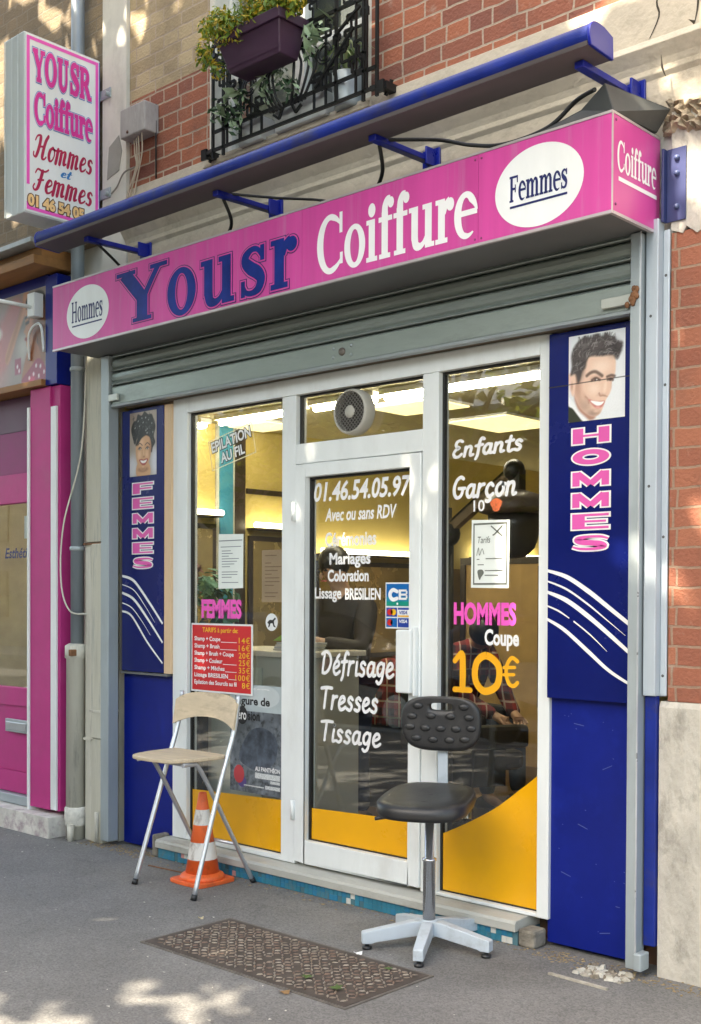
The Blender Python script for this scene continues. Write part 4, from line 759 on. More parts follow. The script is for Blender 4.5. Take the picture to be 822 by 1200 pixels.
for a, b in ((.38,.425),(.66,.42)): p.ell(a,b+.01,.1,.05,SKD,.6,.9); p.ell(a,b,.055,.02,(.6,.55,.5),.9,.4); p.ell(a,b,.025,.022,(.02,.012,.01),1,.5); p.line([(a-.065,b-.005),(a,b+.022),(a+.065,b+.004)],.01,(.015,.01,.01),.95); p.line([(a-.08,b+.055),(a,b+.085),(a+.09,b+.05)],.012,(.03,.015,.01),.85)
p.ell(.525,.36,.025,.1,SKL,.7,.9); p.ell(.53,.295,.055,.02,SKD,.7,.7); p.poly([(.35,.25),(.44,.262),(.52,.25),(.6,.262),(.69,.25),(.6,.175),(.52,.16),(.44,.178)],(.4,.07,.06),.015); p.poly([(.4,.243),(.52,.232),(.64,.243),(.58,.2),(.46,.2)],(.86,.84,.82),.01)
for x, z in ((.6,.7),(.66,.72),(.63,.66),(.3,.86),(.44,.9),(.58,.9),(.7,.86),(.82,.8),(.2,.76),(.36,.78),(.5,.83),(.88,.66)): p.ell(x+rr.uniform(-.02,.02),z,rr.uniform(.02,.045),rr.uniform(.012,.022),(.6,.6,.58),.65,.9,rr.uniform(0,90))
p.build('portrait', bp1, gam=1.1)
p = Print(-2.95,-2.132,2.882,3.466,('y',-.118),130,94,(.55,.5,.48),False); SKL, SKM, SKD = (.72,.5,.38), (.6,.37,.25), (.33,.17,.1)
p.ell(-2.75,3.1,.3,.4,(.72,.42,.42),.9,1); p.ell(-2.45,3.3,.2,.2,(.3,.3,.3),.6,1); p.ell(-2.4,3.12,.12,.15,(.75,.74,.72),.8,1)
p.poly([(-2.72,3.0),(-2.6,3.02),(-2.5,3.2),(-2.42,3.4),(-2.52,3.44),(-2.68,3.3),(-2.8,3.15)],(.7,.38,.38),.05,.8); p.poly([(-2.62,3.08),(-2.55,3.2),(-2.42,3.36),(-2.4,3.46),(-2.34,3.455),(-2.36,3.36),(-2.48,3.18),(-2.58,3.03)],SKL,.015); p.line([(-2.6,3.06),(-2.5,3.22),(-2.4,3.4)],.02,SKM,.6)
p.poly([(-2.36,3.42),(-2.22,3.45),(-2.14,3.38),(-2.15,3.1),(-2.22,3.08),(-2.28,3.25),(-2.35,3.33)],(.025,.018,.015),.015); p.poly([(-2.38,3.34),(-2.3,3.36),(-2.24,3.24),(-2.25,3.12),(-2.31,3.08),(-2.36,3.12),(-2.375,3.19),(-2.395,3.215),(-2.375,3.25)],SKL,.012); p.face = p.last.copy(); p.ell(-2.26,3.2,.06,.15,SKD,.7,.9,0,True); p.line([(-2.375,3.3),(-2.35,3.305),(-2.33,3.295)],.01,(.03,.02,.02),.9); p.line([(-2.365,3.265),(-2.34,3.27)],.012,(.03,.02,.02),.9); p.line([(-2.375,3.165),(-2.35,3.16)],.012,(.5,.1,.1),.9)
p.poly([(-2.27,3.3),(-2.2,3.4),(-2.15,3.35),(-2.14,3.1),(-2.16,2.95),(-2.22,3.0),(-2.24,3.15)],(.5,.3,.19),.02,.9); p.poly([(-2.34,3.1),(-2.24,3.12),(-2.2,3.0),(-2.3,2.9),(-2.42,2.895)],SKM,.015); p.poly([(-2.42,2.89),(-2.32,2.97),(-2.24,3.02),(-2.17,2.99),(-2.14,2.885)],(.55,.05,.28),.01); p.poly([(-2.5,2.95),(-2.43,2.95),(-2.43,3.05),(-2.5,3.05)],(.55,.05,.28),.01,1,0)
for x, z in ((-2.28,2.93),(-2.22,2.91),(-2.2,2.97),(-2.16,2.93),(-2.33,2.91),(-2.47,3.0),(-2.45,2.97),(-2.25,2.98)): p.ell(x,z,.013,.018,(.85,.8,.82),1,.4)
p.ell(-2.76,3.24,.13,.07,(.85,.83,.8),.9,.4); p.build('picture', fp, gam=2.3)
V2 = ('y', -.002)

# ------------------------------------------------------------------ roller shutter
rsx = thing('roller_shutter', 'grey metal roller shutter rolled up over the salon windows', 'shutter', (.2,-.05,2.6))
cu = MB(); z = 2.765; pr = []
while z < 3.30:
    h = .082; pr += [(-.03,z),(-.03,z+.006),(-.068,z+.007),(-.07,z+.012),(-.06,z+.018),(-.056,z+.026),(-.066,z+.034),(-.070,z+.05),(-.068,z+.07),(-.058,z+.08),(-.03,z+.081)]; z += h
cu.prism(pr+[(-.03,z),(-.03,2.765)], 'x', -1.515, 1.955); cu.build('curtain', STEEL, rsx)
MB().prism([(-.03,2.655),(-.068,2.655),(-.07,2.755),(-.06,2.763),(-.03,2.763)], 'x', -1.515, 1.955).build('bottom_bar', STEEL, rsx, bevel=.003)
MB().prism([(-.075,2.64),(-.078,2.652),(-.03,2.654),(-.03,2.64)], 'x', -1.515, 1.955).build('bottom_lip', GALV, rsx)
lk = MB(); ylathe(MB(), .38, 2.708, [(.001,-.078),(.018,-.078),(.02,-.07)], 16).build('lock', mat('lock_dark', (.16,.14,.12), .5, .4), rsx)
for dx, dz in ((-.06,.022),(-.06,-.022),(.06,.022),(.06,-.022)): ylathe(MB(), .38+dx, 2.708+dz, [(.001,-.075),(.007,-.074),(.008,-.07)], 8).build('rivet', GALV, rsx)
if False: lk.build('lock', mat('lock_dark', (.16,.14,.12), .5, .4), rsx)
for x0, x1, b0, b1 in ((-1.60,-1.522,-1.515,-1.43),(1.957,2.0,1.83,1.965)):
    g_ = MB(); g_.box(x0,x1,-.085,-.01,.03,2.95); g_.build('guide_rail', GALV, rsx, bevel=.004)
    l_ = MB(); l_.box(b0,b1,-.092,-.072,2.672,2.712); l_.build('bolt', mat('bolt_pale', (.5,.52,.48), .4, .5), rsx, bevel=.003)
ru = MB(); random.seed(2)
for i in range(9): ru.ell((1.965+random.uniform(-.02,.025),-.09,2.695+random.uniform(-.03,.035)), (.012,.01,.014), 8)
ru.build('rusty_catch', RUST, rsx)
MB().box(2.002,2.05,-.07,.0,.02,2.95).build('guide_edge', GALV, rsx, bevel=.003) if False else None
MB().box(2.0005,2.006,-.088,-.084,.03,2.95).build('guide_lip', mat('bright_edge', (.6,.63,.66), .3, .5), rsx)
cp = MB(); cp.box(2.006,2.06,-.05,.0,1.12,3.0); cp.box(2.06,2.088,-.012,.0,1.12,2.96); cp.build('cover_strip', mat('cover_blue_grey', (.42,.48,.53), .4, .15, var=.07, dirt=(.28,.3,.32), dirtscale=5, dirtamt=.4, stretch=(1,1,.3)), rsx, bevel=.004)
MB().box(2.006,2.055,-.03,-.0,.12,1.118).build('blue_strip', AWBLUE, rsx, .003)
MB().box(2.001,2.035,-.1,-.03,.03,.10).build('foot_bracket', GALV, rsx, .006)
hl = MB()
for x, z in ((2.074,2.78),(2.074,2.35),(2.072,1.75),(2.074,1.2),(2.03,2.62),(2.028,1.95)): ylathe(hl, x, z, [(.001,-.052 if x < 2.06 else -.0135),(.006,-.052 if x < 2.06 else -.0135)], 8)
hl.build('screw', mat('screw_dark', (.05,.05,.05), .6), rsx)

# ------------------------------------------------------------------ fascia sign
fs = thing('fascia_sign', 'long pink box sign over the shop reading hairdresser for men and women', 'sign', (.18,-.37,2.945))
SX0, SX1, SZ0, SZ1, SY = -1.675, 2.038, 2.95, 3.325, -.37
MB().box(SX0+.004,SX1-.004,SY+.005,-.001,SZ0+.006,SZ1-.004).build('box', DGREY, fs)
fc = MB()
for a, b in ((SX0,-.45),(-.4485,.4),(.4015,1.42),(1.4215,SX1)): fc.box(a, b, SY, SY+.0045, SZ0+.008, SZ1-.006)
fc.build('front_panel', PINK, fs)
MB().box(SX1-.0035,SX1+.001,SY+.006,-.003,SZ0+.008,SZ1-.006).build('side_panel', PINK, fs)
tr = MB(); tr.box(SX0,SX1+.002,SY-.003,SY+.01,SZ0-.004,SZ0+.0075); tr.box(SX0,SX1+.002,SY-.003,SY+.01,SZ1-.0055,SZ1+.004); tr.box(SX1-.012,SX1+.003,SY+.0102,-.002,SZ0-.004,SZ0+.0075); tr.box(SX1-.012,SX1+.003,SY+.0102,-.002,SZ1-.0055,SZ1+.004); tr.box(SX1-.001,SX1+.0025,SY-.0025,SY+.0055,SZ0+.0076,SZ1-.0056)
tr.build('edge_trim', mat('trim_pale', (.55,.5,.52), .35, .5), fs)
SP = ('y', SY); SS = ('x', SX1+.001)
word('lettering', 'Y', 'serif', (-1.045,-.60,2.995,3.285), SP, [NAVY, PINK, YBLUE], fs, grow=(.036,.026,.012))
word('lettering', 'ousr', 'serif', (-.60,.372,2.968,3.218), SP, [NAVY, PINK, YBLUE], fs, grow=(.04,.03,.014), spacing=1.13)
word('lettering', 'Coiffure', 'serif', (.5,1.42,2.985,3.265), SP, VWHITE, fs, grow=(.014,))
for cx, cz, rx, rz in ((-1.325,3.126,.205,.15),(1.712,3.126,.206,.16)):
    mb = MB(); lay(mb, ellipse(cx, cz, rx, rz, 64), ID, SP, 0); mb.build('white_oval', SWHITE, fs, recalc=False)
word('lettering', 'Hommes', 'serif', (-1.478,-1.178,3.078,3.2), SP, NAVY, fs, layer0=1, grow=(.01,)); word('lettering', 'Femmes', 'serif', (1.577,1.846,3.082,3.188), SP, NAVY, fs, layer0=1, grow=(.014,))
for q in ((-1.475,-1.183,3.056,3.064),(1.579,1.846,3.060,3.069)): mb = MB(); lay(mb, rect(*q), ID, SP, 1); mb.build('underline', NAVY, fs, recalc=False)
word('lettering', 'Coiffure', 'serif', (-.335,-.035,3.112,3.235), SS, VWHITE, fs, grow=(.012,)); mb = MB(); lay(mb, rect(-.325,-.03,3.078,3.094), ID, SS, 0); mb.build('underline', VWHITE, fs, recalc=False)
sw = MB()
for y, z in ((-.345,3.3),(-.345,2.985),(-.03,2.985)): sw.ell((SX1+.002,y,z),(.004,.006,.006),8)
for x in (1.405,1.437):
    for z in (3.3,2.975): sw.ell((x,SY-.001,z),(.005,.003,.005),8)
sw.build('screw', mat('screw_plum', (.25,.05,.15), .5), fs)
tp = MB(); tp.prism([(SY+.02,3.33),(-.24,3.36),(-.14,3.39),(-.002,3.36),(-.002,3.33)], 'x', SX0+.05, 1.55); tp.build('top_sheet', mat('tar_felt', (.02,.02,.02), .8), fs)
hh = MB(); hh.add([(1.62,-.34,3.332),(2.03,-.34,3.332),(2.035,-.02,3.345),(1.55,-.02,3.345),(1.86,-.30,3.40),(1.98,-.33,3.46),(2.1,-.03,3.42),(1.62,-.02,3.43)], [(0,1,5,4),(1,2,6,5),(4,5,6,7),(0,4,7,3),(2,3,7,6),(0,3,2,1)]); hh.build('folded_sheet', mat('tar_sheet', (.06,.063,.06), .6, var=.25, dirt=(.15,.14,.12), dirtscale=5), fs, bevel=.004)
bk = thing('steel_bracket', 'blue bolted steel angle bracket on the wall right of the pink sign', 'bracket', (2.1,0,3.1)); MB().box(2.075,2.155,-.014,-.0065,2.985,3.27).build('plate', mat('dull_blue', (.025,.035,.12), .45, var=.2), bk, .002); MB().box(2.064,2.0745,-.04,-.0065,2.985,3.27).build('flange', mat('dull_blue', (.025,.035,.12), .45), bk, .002)
for z in (3.23,3.17,3.04): ylathe(MB(), 2.118, z, [(.001,-.026),(.01,-.025),(.012,-.0145)], 6).build('bolt', mat('blue_bolt', (.06,.08,.18), .4), bk)

# ------------------------------------------------------------------ awning
aw = thing('awning_cassette', 'closed dark blue awning cassette on steel arms over the pink sign', 'awning', (.2,-.44,3.52))
cap_ = [(p.x,p.y) for p in crom([(-.515,3.522,0),(-.526,3.56,0),(-.515,3.6,0),(-.48,3.618,0),(-.42,3.617,0)],5)]+[(-.36,3.602),(-.355,3.517)]
body = [(-.514,3.524),(-.524,3.56),(-.513,3.598),(-.48,3.616),(-.42,3.615),(-.361,3.6),(-.357,3.58),(-.357,3.519)]
bcur = [(p.x,p.y) for p in crom([(-.514,3.540,0),(-.524,3.565,0),(-.513,3.598,0),(-.48,3.615,0),(-.42,3.614,0)],5)]
MB().prism(bcur+[(-.361,3.6),(-.357,3.54)], 'x', -1.62, 2.02, smooth=False).build('hood', AWBLUE, aw)
MB().prism([(-.518,3.524),(-.523,3.5385),(-.358,3.5385),(-.358,3.519),(-.36,3.518)], 'x', -1.62, 2.02).build('front_rail', mat('rail_brown_grey', (.10,.085,.09), .45, var=.2, stretch=(.2,1,1)), aw)
MB().prism(cap_, 'x', 2.021, 2.034).build('end_cap', mat('cap_blue', (.004,.013,.25), .3, var=.08), aw, .003); MB().prism(cap_, 'x', -1.634, -1.621).build('end_cap', mat('cap_blue', (.004,.013,.25), .3), aw, .003)
for x in (-1.24,-.14,.897,1.935):
    a_ = MB().bar((x,-.44,3.505),(x,-.006,3.515),.04,.026).build('arm', mat('cap_blue', (.004,.013,.25), .3), aw, .003)
    b_ = MB(); b_.box(x-.05,x+.05,-.03,-.0185,3.47,3.57); b_.box(x+.021,x+.032,-.1,-.0302,3.48,3.56); b_.build('wall_plate', mat('cap_blue', (.004,.013,.25), .3), aw, .002)
    MB().tube([(x-.02,-.39,3.508),(x-.02,-.36,3.54)], .014, 8).build('bolt', GALV, aw)
tag(MB().tube(crom([(-1.25,-.36,3.5),(-1.27,-.2,3.42),(-1.3,-.1,3.36),(-1.5,-.12,3.35)],6), .008, 8).build('black_cable', RUBBER), 'black cable hanging under the left end of the awning', 'cable')
tag(MB().tube(crom([(-.16,-.37,3.5),(-.2,-.28,3.42),(-.3,-.22,3.38),(-.4,-.2,3.37)],6), .009, 8).build('black_cable', RUBBER), 'black cable sagging from the second awning arm to the sign', 'cable')
tag(MB().tube(crom([(-.14,-.37,3.52),(.0,-.16,3.52),(.25,-.08,3.47),(.4,-.12,3.39)],8), .007, 8).build('black_cable', RUBBER), 'thin black cable running right from the second awning arm', 'cable')
tag(MB().tube(crom([(.88,-.37,3.5),(.82,-.28,3.42),(.7,-.2,3.38),(.62,-.2,3.36)],8), .009, 8).build('black_cable', RUBBER), 'black cable sagging left from the third awning arm', 'cable')
tag(MB().tube(crom([(.89,-.36,3.52),(1.1,-.24,3.5),(1.3,-.26,3.42),(1.5,-.3,3.36),(1.68,-.26,3.39),(1.8,-.24,3.47),(1.92,-.3,3.46)],8), .009, 8).build('black_cable', RUBBER), 'long black cable arching over the right end of the sign', 'cable')

# ------------------------------------------------------------------ projecting box sign
pj = thing('projecting_sign', 'white lightbox sign with pink letters sticking out from the wall', 'sign', (-1.785,-.3,3.72))
a0 = (-.56,-.035)
def sl_(y): return 4.778-(y+.56)*.0
MB().box(-1.888,-1.686,-.556,-.035,3.725,4.765).build('case', mat('case_white', (.62,.66,.66), .4, var=.05, dirt=(.45,.46,.45), dirtscale=3, dirtamt=.5, stretch=(1,1,.3)), pj, .006)
cs = MB()
for x in (-1.892,-1.82,-1.755): cs.box(x,x+.008,-.5605,-.5565,3.73,4.76)
cs.build('ridge', mat('case_white2', (.66,.7,.7), .4), pj, .001)
MB().box(-1.6855,-1.6805,-.55,-.04,3.735,4.755).build('face', SWHITE, pj)
PX = ('x', -1.6805)
bd = MB()
for q in ((-.543,-.05,4.725,4.745),(-.543,-.05,3.745,3.765),(-.543,-.523,3.765,3.79),(-.543,-.523,3.89,4.725),(-.07,-.05,3.765,4.725)): lay(bd, rect(*q), ID, PX, 0, 0)
for q in ((-.045,-.04,3.74,4.75),): lay(bd, rect(*q), ID, PX, 0, 1)
bd.build('border', [VPINK, mat('border_blue', (.12,.16,.5), .4)], pj, recalc=False)
OB = mat('outline_blue', (.12,.2,.55), .4); OP = mat('letter_pink', (.68,.03,.3), .4); CR_ = mat('letter_crimson', (.42,.012,.07), .4); GOLD = mat('letter_gold', (.85,.55,.25), .4); BLK = mat('letter_brown', (.12,.05,.03), .5)
HAL = mat('halo_pale', (.75,.7,.78), .4)
word('lettering', 'YOUSR', 'serif', (-.505,-.1,4.485,4.69), PX, [OB, HAL, OP], pj, grow=(.07,.048,.036))
word('lettering', 'Coiffure', 'serif', (-.495,-.09,4.245,4.445), PX, [OB, HAL, OP], pj, grow=(.066,.046,.034))
word('lettering', 'Hommes', 'copper', (-.502,-.09,4.045,4.21), PX, CR_, pj, grow=(.018,)); word('lettering', 'et', 'copper', (-.315,-.235,3.985,4.035), PX, mat('letter_cyan', (.03,.2,.5), .4), pj, grow=(.03,)); word('lettering', 'Femmes', 'copper', (-.505,-.09,3.855,4.01), PX, CR_, pj, grow=(.018,))
word('lettering', '01 46 54 05', 'sans', (-.535,-.15,3.768,3.838), PX, [BLK, GOLD], pj, grow=(.075,.0), bold=.05, layer0=0)
for z in (4.55,3.95):
    b_ = MB(); b_.box(-1.80,-1.77,-.0345,-.0255,z-.07,z+.07); b_.box(-1.70,-1.58,-.034,-.026,z-.03,z+.03); b_.tube([(-1.6,-.06,z-.01),(-1.6,-.026,z-.01)],.014,10); b_.build('bracket', GALV, pj, .002)

# junction box and its cables
jb = thing('junction_box', 'weathered grey wooden junction box with cables on the brick', 'junction box', (-1.26,-.05,4.18)); MB().box(-1.385,-1.15,-.105,-.0,4.19,4.36).build('box', mat('weathered_grey', (.36,.34,.33), .8, var=.2, vscale=12, dirt=(.14,.13,.12), dirtscale=10, stretch=(1,1,.3)), jb, .008)
MB().ell((-1.31,-.107,4.215),(.01,.006,.01),8).build('knob', BLK, jb)
cbm = mat('cable_beige', (.5,.42,.33), .6)
for i, (dx, bx) in enumerate(((0,-1.37),(.02,-1.355),(.04,-1.39),(.07,-1.34))): MB().tube(crom([(-1.32+dx*1.6,-.05-.01*i,4.195),(-1.3+dx*1.0,-.06,4.1),(-1.3+dx*.5,-.05,4.03),(bx-.02+.01*i,-.03,3.93),(bx-.05+.015*i,-.03,3.88)],6), .0045, 6).build('cable', cbm, jb)
MB().tube(crom([(-1.32,-.045,4.03),(-1.42,-.05,4.02),(-1.5,-.04,3.96),(-1.56,-.04,3.93)],6), .005, 6).build('cable', mat('cable_grey', (.25,.23,.2), .6), jb)
MB().tube([(-1.155,-.02,4.36),(-1.152,-.02,3.93)], .005, 6).build('cable', RUBBER, jb)

# ------------------------------------------------------------------ paper, posters and stickers on the panes
def sheet_lines(mb, x0, x1, z0, z1, n, y, mi, seed, h=.004):
    rr = random.Random(seed)
    for i in range(n):
        z = z1-(i+.5)*(z1-z0)/n; l = x0+(x1-x0)*rr.uniform(.35,1)
        if rr.random() < .85: lay(mb, rect(x0, l, z-h/2, z+h/2), ID, ('y', y), 0, mi)
t = thing('price_list', 'pale printed list on the left pane in front of the teal door', 'notice', (-.58,PY,1.55)); pp = MB(); pp.prism([(-.68,1.553),(-.475,1.556),(-.473,1.852),(-.678,1.858)], 'y', PY-.0035, PY-.0025); pg = pp.build('page', PAPER, t)
mb = MB(); sheet_lines(mb,-.65,-.5,1.58,1.77,13,PY-.0035,0,4); lay(mb, rect(-.675,-.48,1.817,1.822), ID, ('y',PY-.0035)); lay(mb, rect(-.66,-.49,1.783,1.787), ID, ('y',PY-.0035)); mb.build('printed_lines', INK, t, recalc=False)
t = thing('brown_notice', 'faded brown notice at the right edge of the left pane', 'notice', (-.22,.066,1.5)); MB().box(-.335,-.148,.0655,.0665,1.48,1.76).build('page', mat('kraft_paper', (.48,.33,.2), .8), t)
mb = MB(); sheet_lines(mb,-.31,-.17,1.5,1.74,12,.0655,0,9,.006); mb.build('printed_lines', mat('kraft_ink', (.3,.19,.11), .8), t, recalc=False)
t = thing('framed_notice', 'white notice with a dark border on the right pane under Garçon', 'notice', (1.18,PY,1.56)); MB().prism([(1.077,1.553),(1.286,1.55),(1.29,1.855),(1.08,1.862)], 'y', PY-.0035, PY-.0025).build('page', PAPER, t)
mb = MB(); Q = ('y', PY-.0035)
for q in ((1.09,1.277,1.838,1.846),(1.09,1.277,1.566,1.574),(1.09,1.097,1.574,1.838),(1.27,1.277,1.574,1.838)): lay(mb, rect(*q), ID, Q)
for pts in ([(1.19,1.83),(1.23,1.8),(1.25,1.785)], [(1.25,1.83),(1.21,1.795),(1.2,1.79)]): lay(mb, [stroke_poly(pts,[.006,.006],4,0)], ID, Q, .3)
lay(mb, [stroke_poly([(1.11,1.7),(1.12,1.735),(1.125,1.7),(1.14,1.73),(1.15,1.705)],[.003,.003],5,0)], ID, Q, .3)
f = fit_box(bfont('Tarifs', .0, .2), (1.115,1.185,1.755,1.785)); lay(mb, bfont('Tarifs', .0, .2), f, Q, .3)
for a, b, z in ((1.16,1.255,1.682),(1.11,1.125,1.68),(1.115,1.15,1.655),(1.155,1.255,1.628),(1.155,1.23,1.607)): lay(mb, rect(a,b,z,z+.004), ID, Q, .3)
lay(mb, blob([(1.115,1.63),(1.14,1.635),(1.15,1.62),(1.135,1.6),(1.128,1.588),(1.12,1.6)],4), ID, Q, .3); mb.build('printed_lines', mat('notice_ink', (.14,.15,.13), .7), t, recalc=False)
t = thing('card_sticker', 'bank card sticker with a CB emblem at the right of the door pane', 'sticker', (.64,PY,1.36)); MB().box(.56,.717,PY-.0032,PY-.0022,1.357,1.58).build('backing', SWHITE, t)
Q = ('y', PY-.0032); mb = MB(); cbmats = [mat('card_blue', (.0,.13,.42), .3), mat('card_green', (.0,.28,.2), .3), VWHITE, mat('card_red', (.65,.03,.03), .3), mat('card_yellow', (.85,.45,.02), .3), mat('card_navy', (.02,.06,.35), .3), mat('card_teal', (.0,.24,.38), .3)]
lay(mb, rect(.566,.711,1.51,1.573), ID, Q, 0, 0); lay(mb, rect(.566,.711,1.488,1.51), ID, Q, 0, 6); lay(mb, rect(.566,.711,1.466,1.488), ID, Q, 0, 1)
for i, (a, pts) in enumerate((('C', [(.635,1.536),(.61,1.544),(.592,1.53),(.592,1.51),(.61,1.497),(.635,1.503)]),)): lay(mb, [stroke_poly(pts,[.018,.022,.018],6,0)], ID, Q, .5, 2)
for q in ((.645,.66,1.496,1.546),(.66,.695,1.496,1.506),(.66,.695,1.516,1.526),(.66,.695,1.536,1.546),(.69,.7,1.503,1.518),(.69,.7,1.524,1.539)): lay(mb, rect(*q), ID, Q, .7, 2)
lay(mb, ellipse(.637,1.477,.006,.006,10), ID, Q, .7, 2)
for q, i in (((.566,.635,1.414,1.458),5),((.64,.711,1.414,1.458),2),((.566,.635,1.364,1.408),0),((.64,.711,1.364,1.408),5)): lay(mb, rect(*q), ID, Q, 0, i)
for x, z, i in ((.59,1.436,3),(.612,1.436,4),(.59,1.386,3),(.612,1.386,0)): lay(mb, ellipse(x,z,.018,.016,20), ID, Q, .5, i)
lay(mb, rect(.64,.711,1.448,1.458), ID, Q, .5, 5); lay(mb, rect(.64,.711,1.414,1.421), ID, Q, .5, 4)
for z, i in ((1.426,5),(1.384,2)): fb = bfont('VISA', .03, .25); lay(mb, fb, fit_box(fb, (.65,.7,z,z+.017)), Q, .8, i)
mb.build('emblems', cbmats, t, recalc=False)
t = thing('tilted_sticker', 'tilted sticker reading EPILATION AU FIL at the top of the left pane', 'sticker', (-.57,PY,2.25))
a_ = math.atan2(.075,.355); tw = lambda p: (-.573+p[0]*math.cos(a_)-p[1]*math.sin(a_), 2.338+p[0]*math.sin(a_)+p[1]*math.cos(a_)); Q = ('y', PY-.0005); mb = MB()
for q in ((-.185,.185,.078,.083),(-.185,.185,-.088,-.083),(-.185,-.18,-.083,.078),(.18,.185,-.083,.078)): lay(mb, rect(*q), tw, Q)
mb.build('border', mat('sticker_cream', (.75,.7,.5), .4), t, recalc=False)
for s_, b_ in (('EPILATION', (-.165,.165,.008,.07)), ('AU FIL', (-.1,.1,-.068,-.01))): word('lettering', s_, 'sans', b_, Q, [RUBBER, VWHITE], t, grow=(.055,0), bold=.03, warp=tw)
t = thing('dog_sticker', 'round white sticker with a dark dog on the left pane', 'sticker', (-.248,PY,1.373)); mb = MB(); lay(mb, ellipse(-.248,1.373,.047,.047), ID, PL, 0, 0)
lay(mb, blob([(-.28,1.37),(-.262,1.385),(-.24,1.385),(-.222,1.398),(-.215,1.39),(-.228,1.38),(-.226,1.36),(-.215,1.346),(-.232,1.35),(-.24,1.366),(-.256,1.365),(-.262,1.35),(-.275,1.345),(-.27,1.362)],4), ID, PL, 1, 1); mb.build('print', [SWHITE, RUBBER], t, recalc=False)
t = thing('price_board', 'red price board with white and yellow writing in the left window', 'sign', (-.63,.03,.97)); TY = .044; MB().box(-.90,-.385,TY,TY+.005,.97,1.358).build('board', SWHITE, t)
mb = MB(); Q = ('y', TY); lay(mb, rect(-.89,-.395,.98,1.348), ID, Q); mb.build('red_field', mat('board_red', (.6,.02,.025), .4, var=.05), t, recalc=False)
rows = [('Shamp + Coupe','14€',.62),('Shamp + Brush','16€',.6),('Shamp + Brush + Coupe','20€',.93),('Shamp + Couleur','25€',.67),('Shamp + Mèches','35€',.72),('Lissage BRESILIEN','100€',.8),('Epilation des Sourcils au fil','8€',1.0)]
mw, my = MB(), MB(); fb = bfont('TARIFS à partir de:', .012, 0); lay(my, fb, fit_box(fb, (-.80,-.50,1.3,1.335)), Q, 1)
for i, (a, b, l) in enumerate(rows):
    z = 1.258-i*.041; fb = bfont(a, .024); lay(mw, fb, fit_box(fb, (-.87,-.87+.36*l,z-.006,z+.026)), Q, 1)
    if l < .9: lay(mw, rect(-.865+.36*l,-.51,z-.004,z-.001), ID, Q, 1)
    fb = bfont(b, .006, 0, 1.12); lay(my, fb, fit_box(fb, (-.40-.027*len(b)-.012,-.402,z-.006,z+.028)), Q, 1)
mw.build('lettering', VWHITE, t, recalc=False); my.build('lettering', mat('board_yellow', (.85,.5,.03), .4), t, recalc=False)
t = thing('event_poster', 'grey stone poster with black title low in the left window', 'poster', (-.38,PY,.44))
m_ = mat('stone_photo', (.13,.15,.17), .45, var=.95, vscale=24, dirt=(.03,.035,.045), dirtscale=6, dirtamt=1.0); MB().box(-.575,-.165,PY-.0035,PY-.0025,.44,1.03).build('sheet', m_, t); Q = ('y', PY-.0035)
mb = MB(); lay(mb, rect(-.574,-.166,.885,1.03), ID, Q); lay(mb, ellipse(-.30,.97,.12,.06), ID, Q, .4, 1); mb.build('pale_sky', [mat('poster_sky', (.38,.44,.46), .45, var=.15), mat('poster_haze', (.48,.53,.54), .45, var=.1)], t, recalc=False)
mb = MB(); lay(mb, blob([(-.5,.63),(-.43,.58),(-.34,.57),(-.22,.62),(-.2,.74),(-.3,.8),(-.42,.77)]), ID, Q, .2); mb.build('rock_hollow', mat('hollow_blue', (.06,.075,.1), .5, var=.8, vscale=14), t, recalc=False)
for s_, b_, c_ in (('Figure de', (-.53,-.255,.905,.965), BLK), ('sion', (-.43,-.335,.835,.885), BLK), ('AU PANTHÉON', (-.37,-.175,.565,.595), VWHITE)): word('lettering', s_, 'sans', b_, Q, mat('poster_ink', (.01,.01,.012), .5) if c_ is BLK else c_, t, bold=.03, layer0=1)
for e_, l_, m_ in (((-.475,.86,.042,.05),1,mat('poster_ink', (.01,.01,.012), .5)),((-.5,.535,.042,.05),1,mat('poster_red', (.5,.05,.06), .5)),((-.475,.495,.035,.03),.6,mat('poster_violet', (.1,.07,.25), .5))): mb = MB(); lay(mb, ellipse(*e_), ID, Q, l_, 0); mb.build('spot', m_, t, recalc=False)
word('lettering', 'éro', 'sans', (-.51,-.44,.835,.89), Q, VWHITE, t, bold=.02, layer0=2)
for q in ((-.37,-.175,.525,.555),(-.25,-.175,.505,.52),(-.46,-.3,.475,.482),(-.29,-.175,.472,.492),(-.4,-.26,1.005,1.012)): mb = MB(); lay(mb, rect(*q), ID, Q, 1); mb.build('small_print', mat('poster_pale_print', (.6,.62,.62), .5, var=.5, vscale=160), t, recalc=False)

# ------------------------------------------------------------------ folding chair
fc_ = thing('folding_chair', 'tall folding chair with plywood seat and silver legs before the left window', 'chair', (-.42,-.35,0))
TUBE = mat('silver_tube', (.5,.52,.55), .34, .7, var=.08, vscale=5)
def upr(x): return [(x+(.012 if x > -.42 else -.012),-.533,.0),(x,-.35,.55),(x,-.255,.82),(x,-.225,1.0)]
for x in (-.65,-.195): MB().tube(crom(upr(x),6), .0125, 12).build('upright', TUBE, fc_); MB().tube([upr(x)[0], Vector(upr(x)[0])+Vector((0,.009,.028))], .016, 10).build('foot_cap', BLACK, fc_)
for x in (-.605,-.24):
    P = [(x,-.555,.665),(x,-.50,.665),(x,-.44,.63),(x,-.25,.31),(x,-.075,.0)]; MB().tube(crom(P,5), .0115, 12).build('leg', TUBE, fc_); MB().tube([(x,-.075,.0),(x,-.09,.028)], .015, 10).build('foot_cap', BLACK, fc_)
MB().tube([(-.605,-.2,.222),(-.24,-.2,.222)], .009, 10).build('crossbar', TUBE, fc_); MB().tube([(-.65,-.415,.37),(-.195,-.415,.37)], .008, 10).build('crossbar', TUBE, fc_) if False else None
bs = MB(); N = 14; vs = []
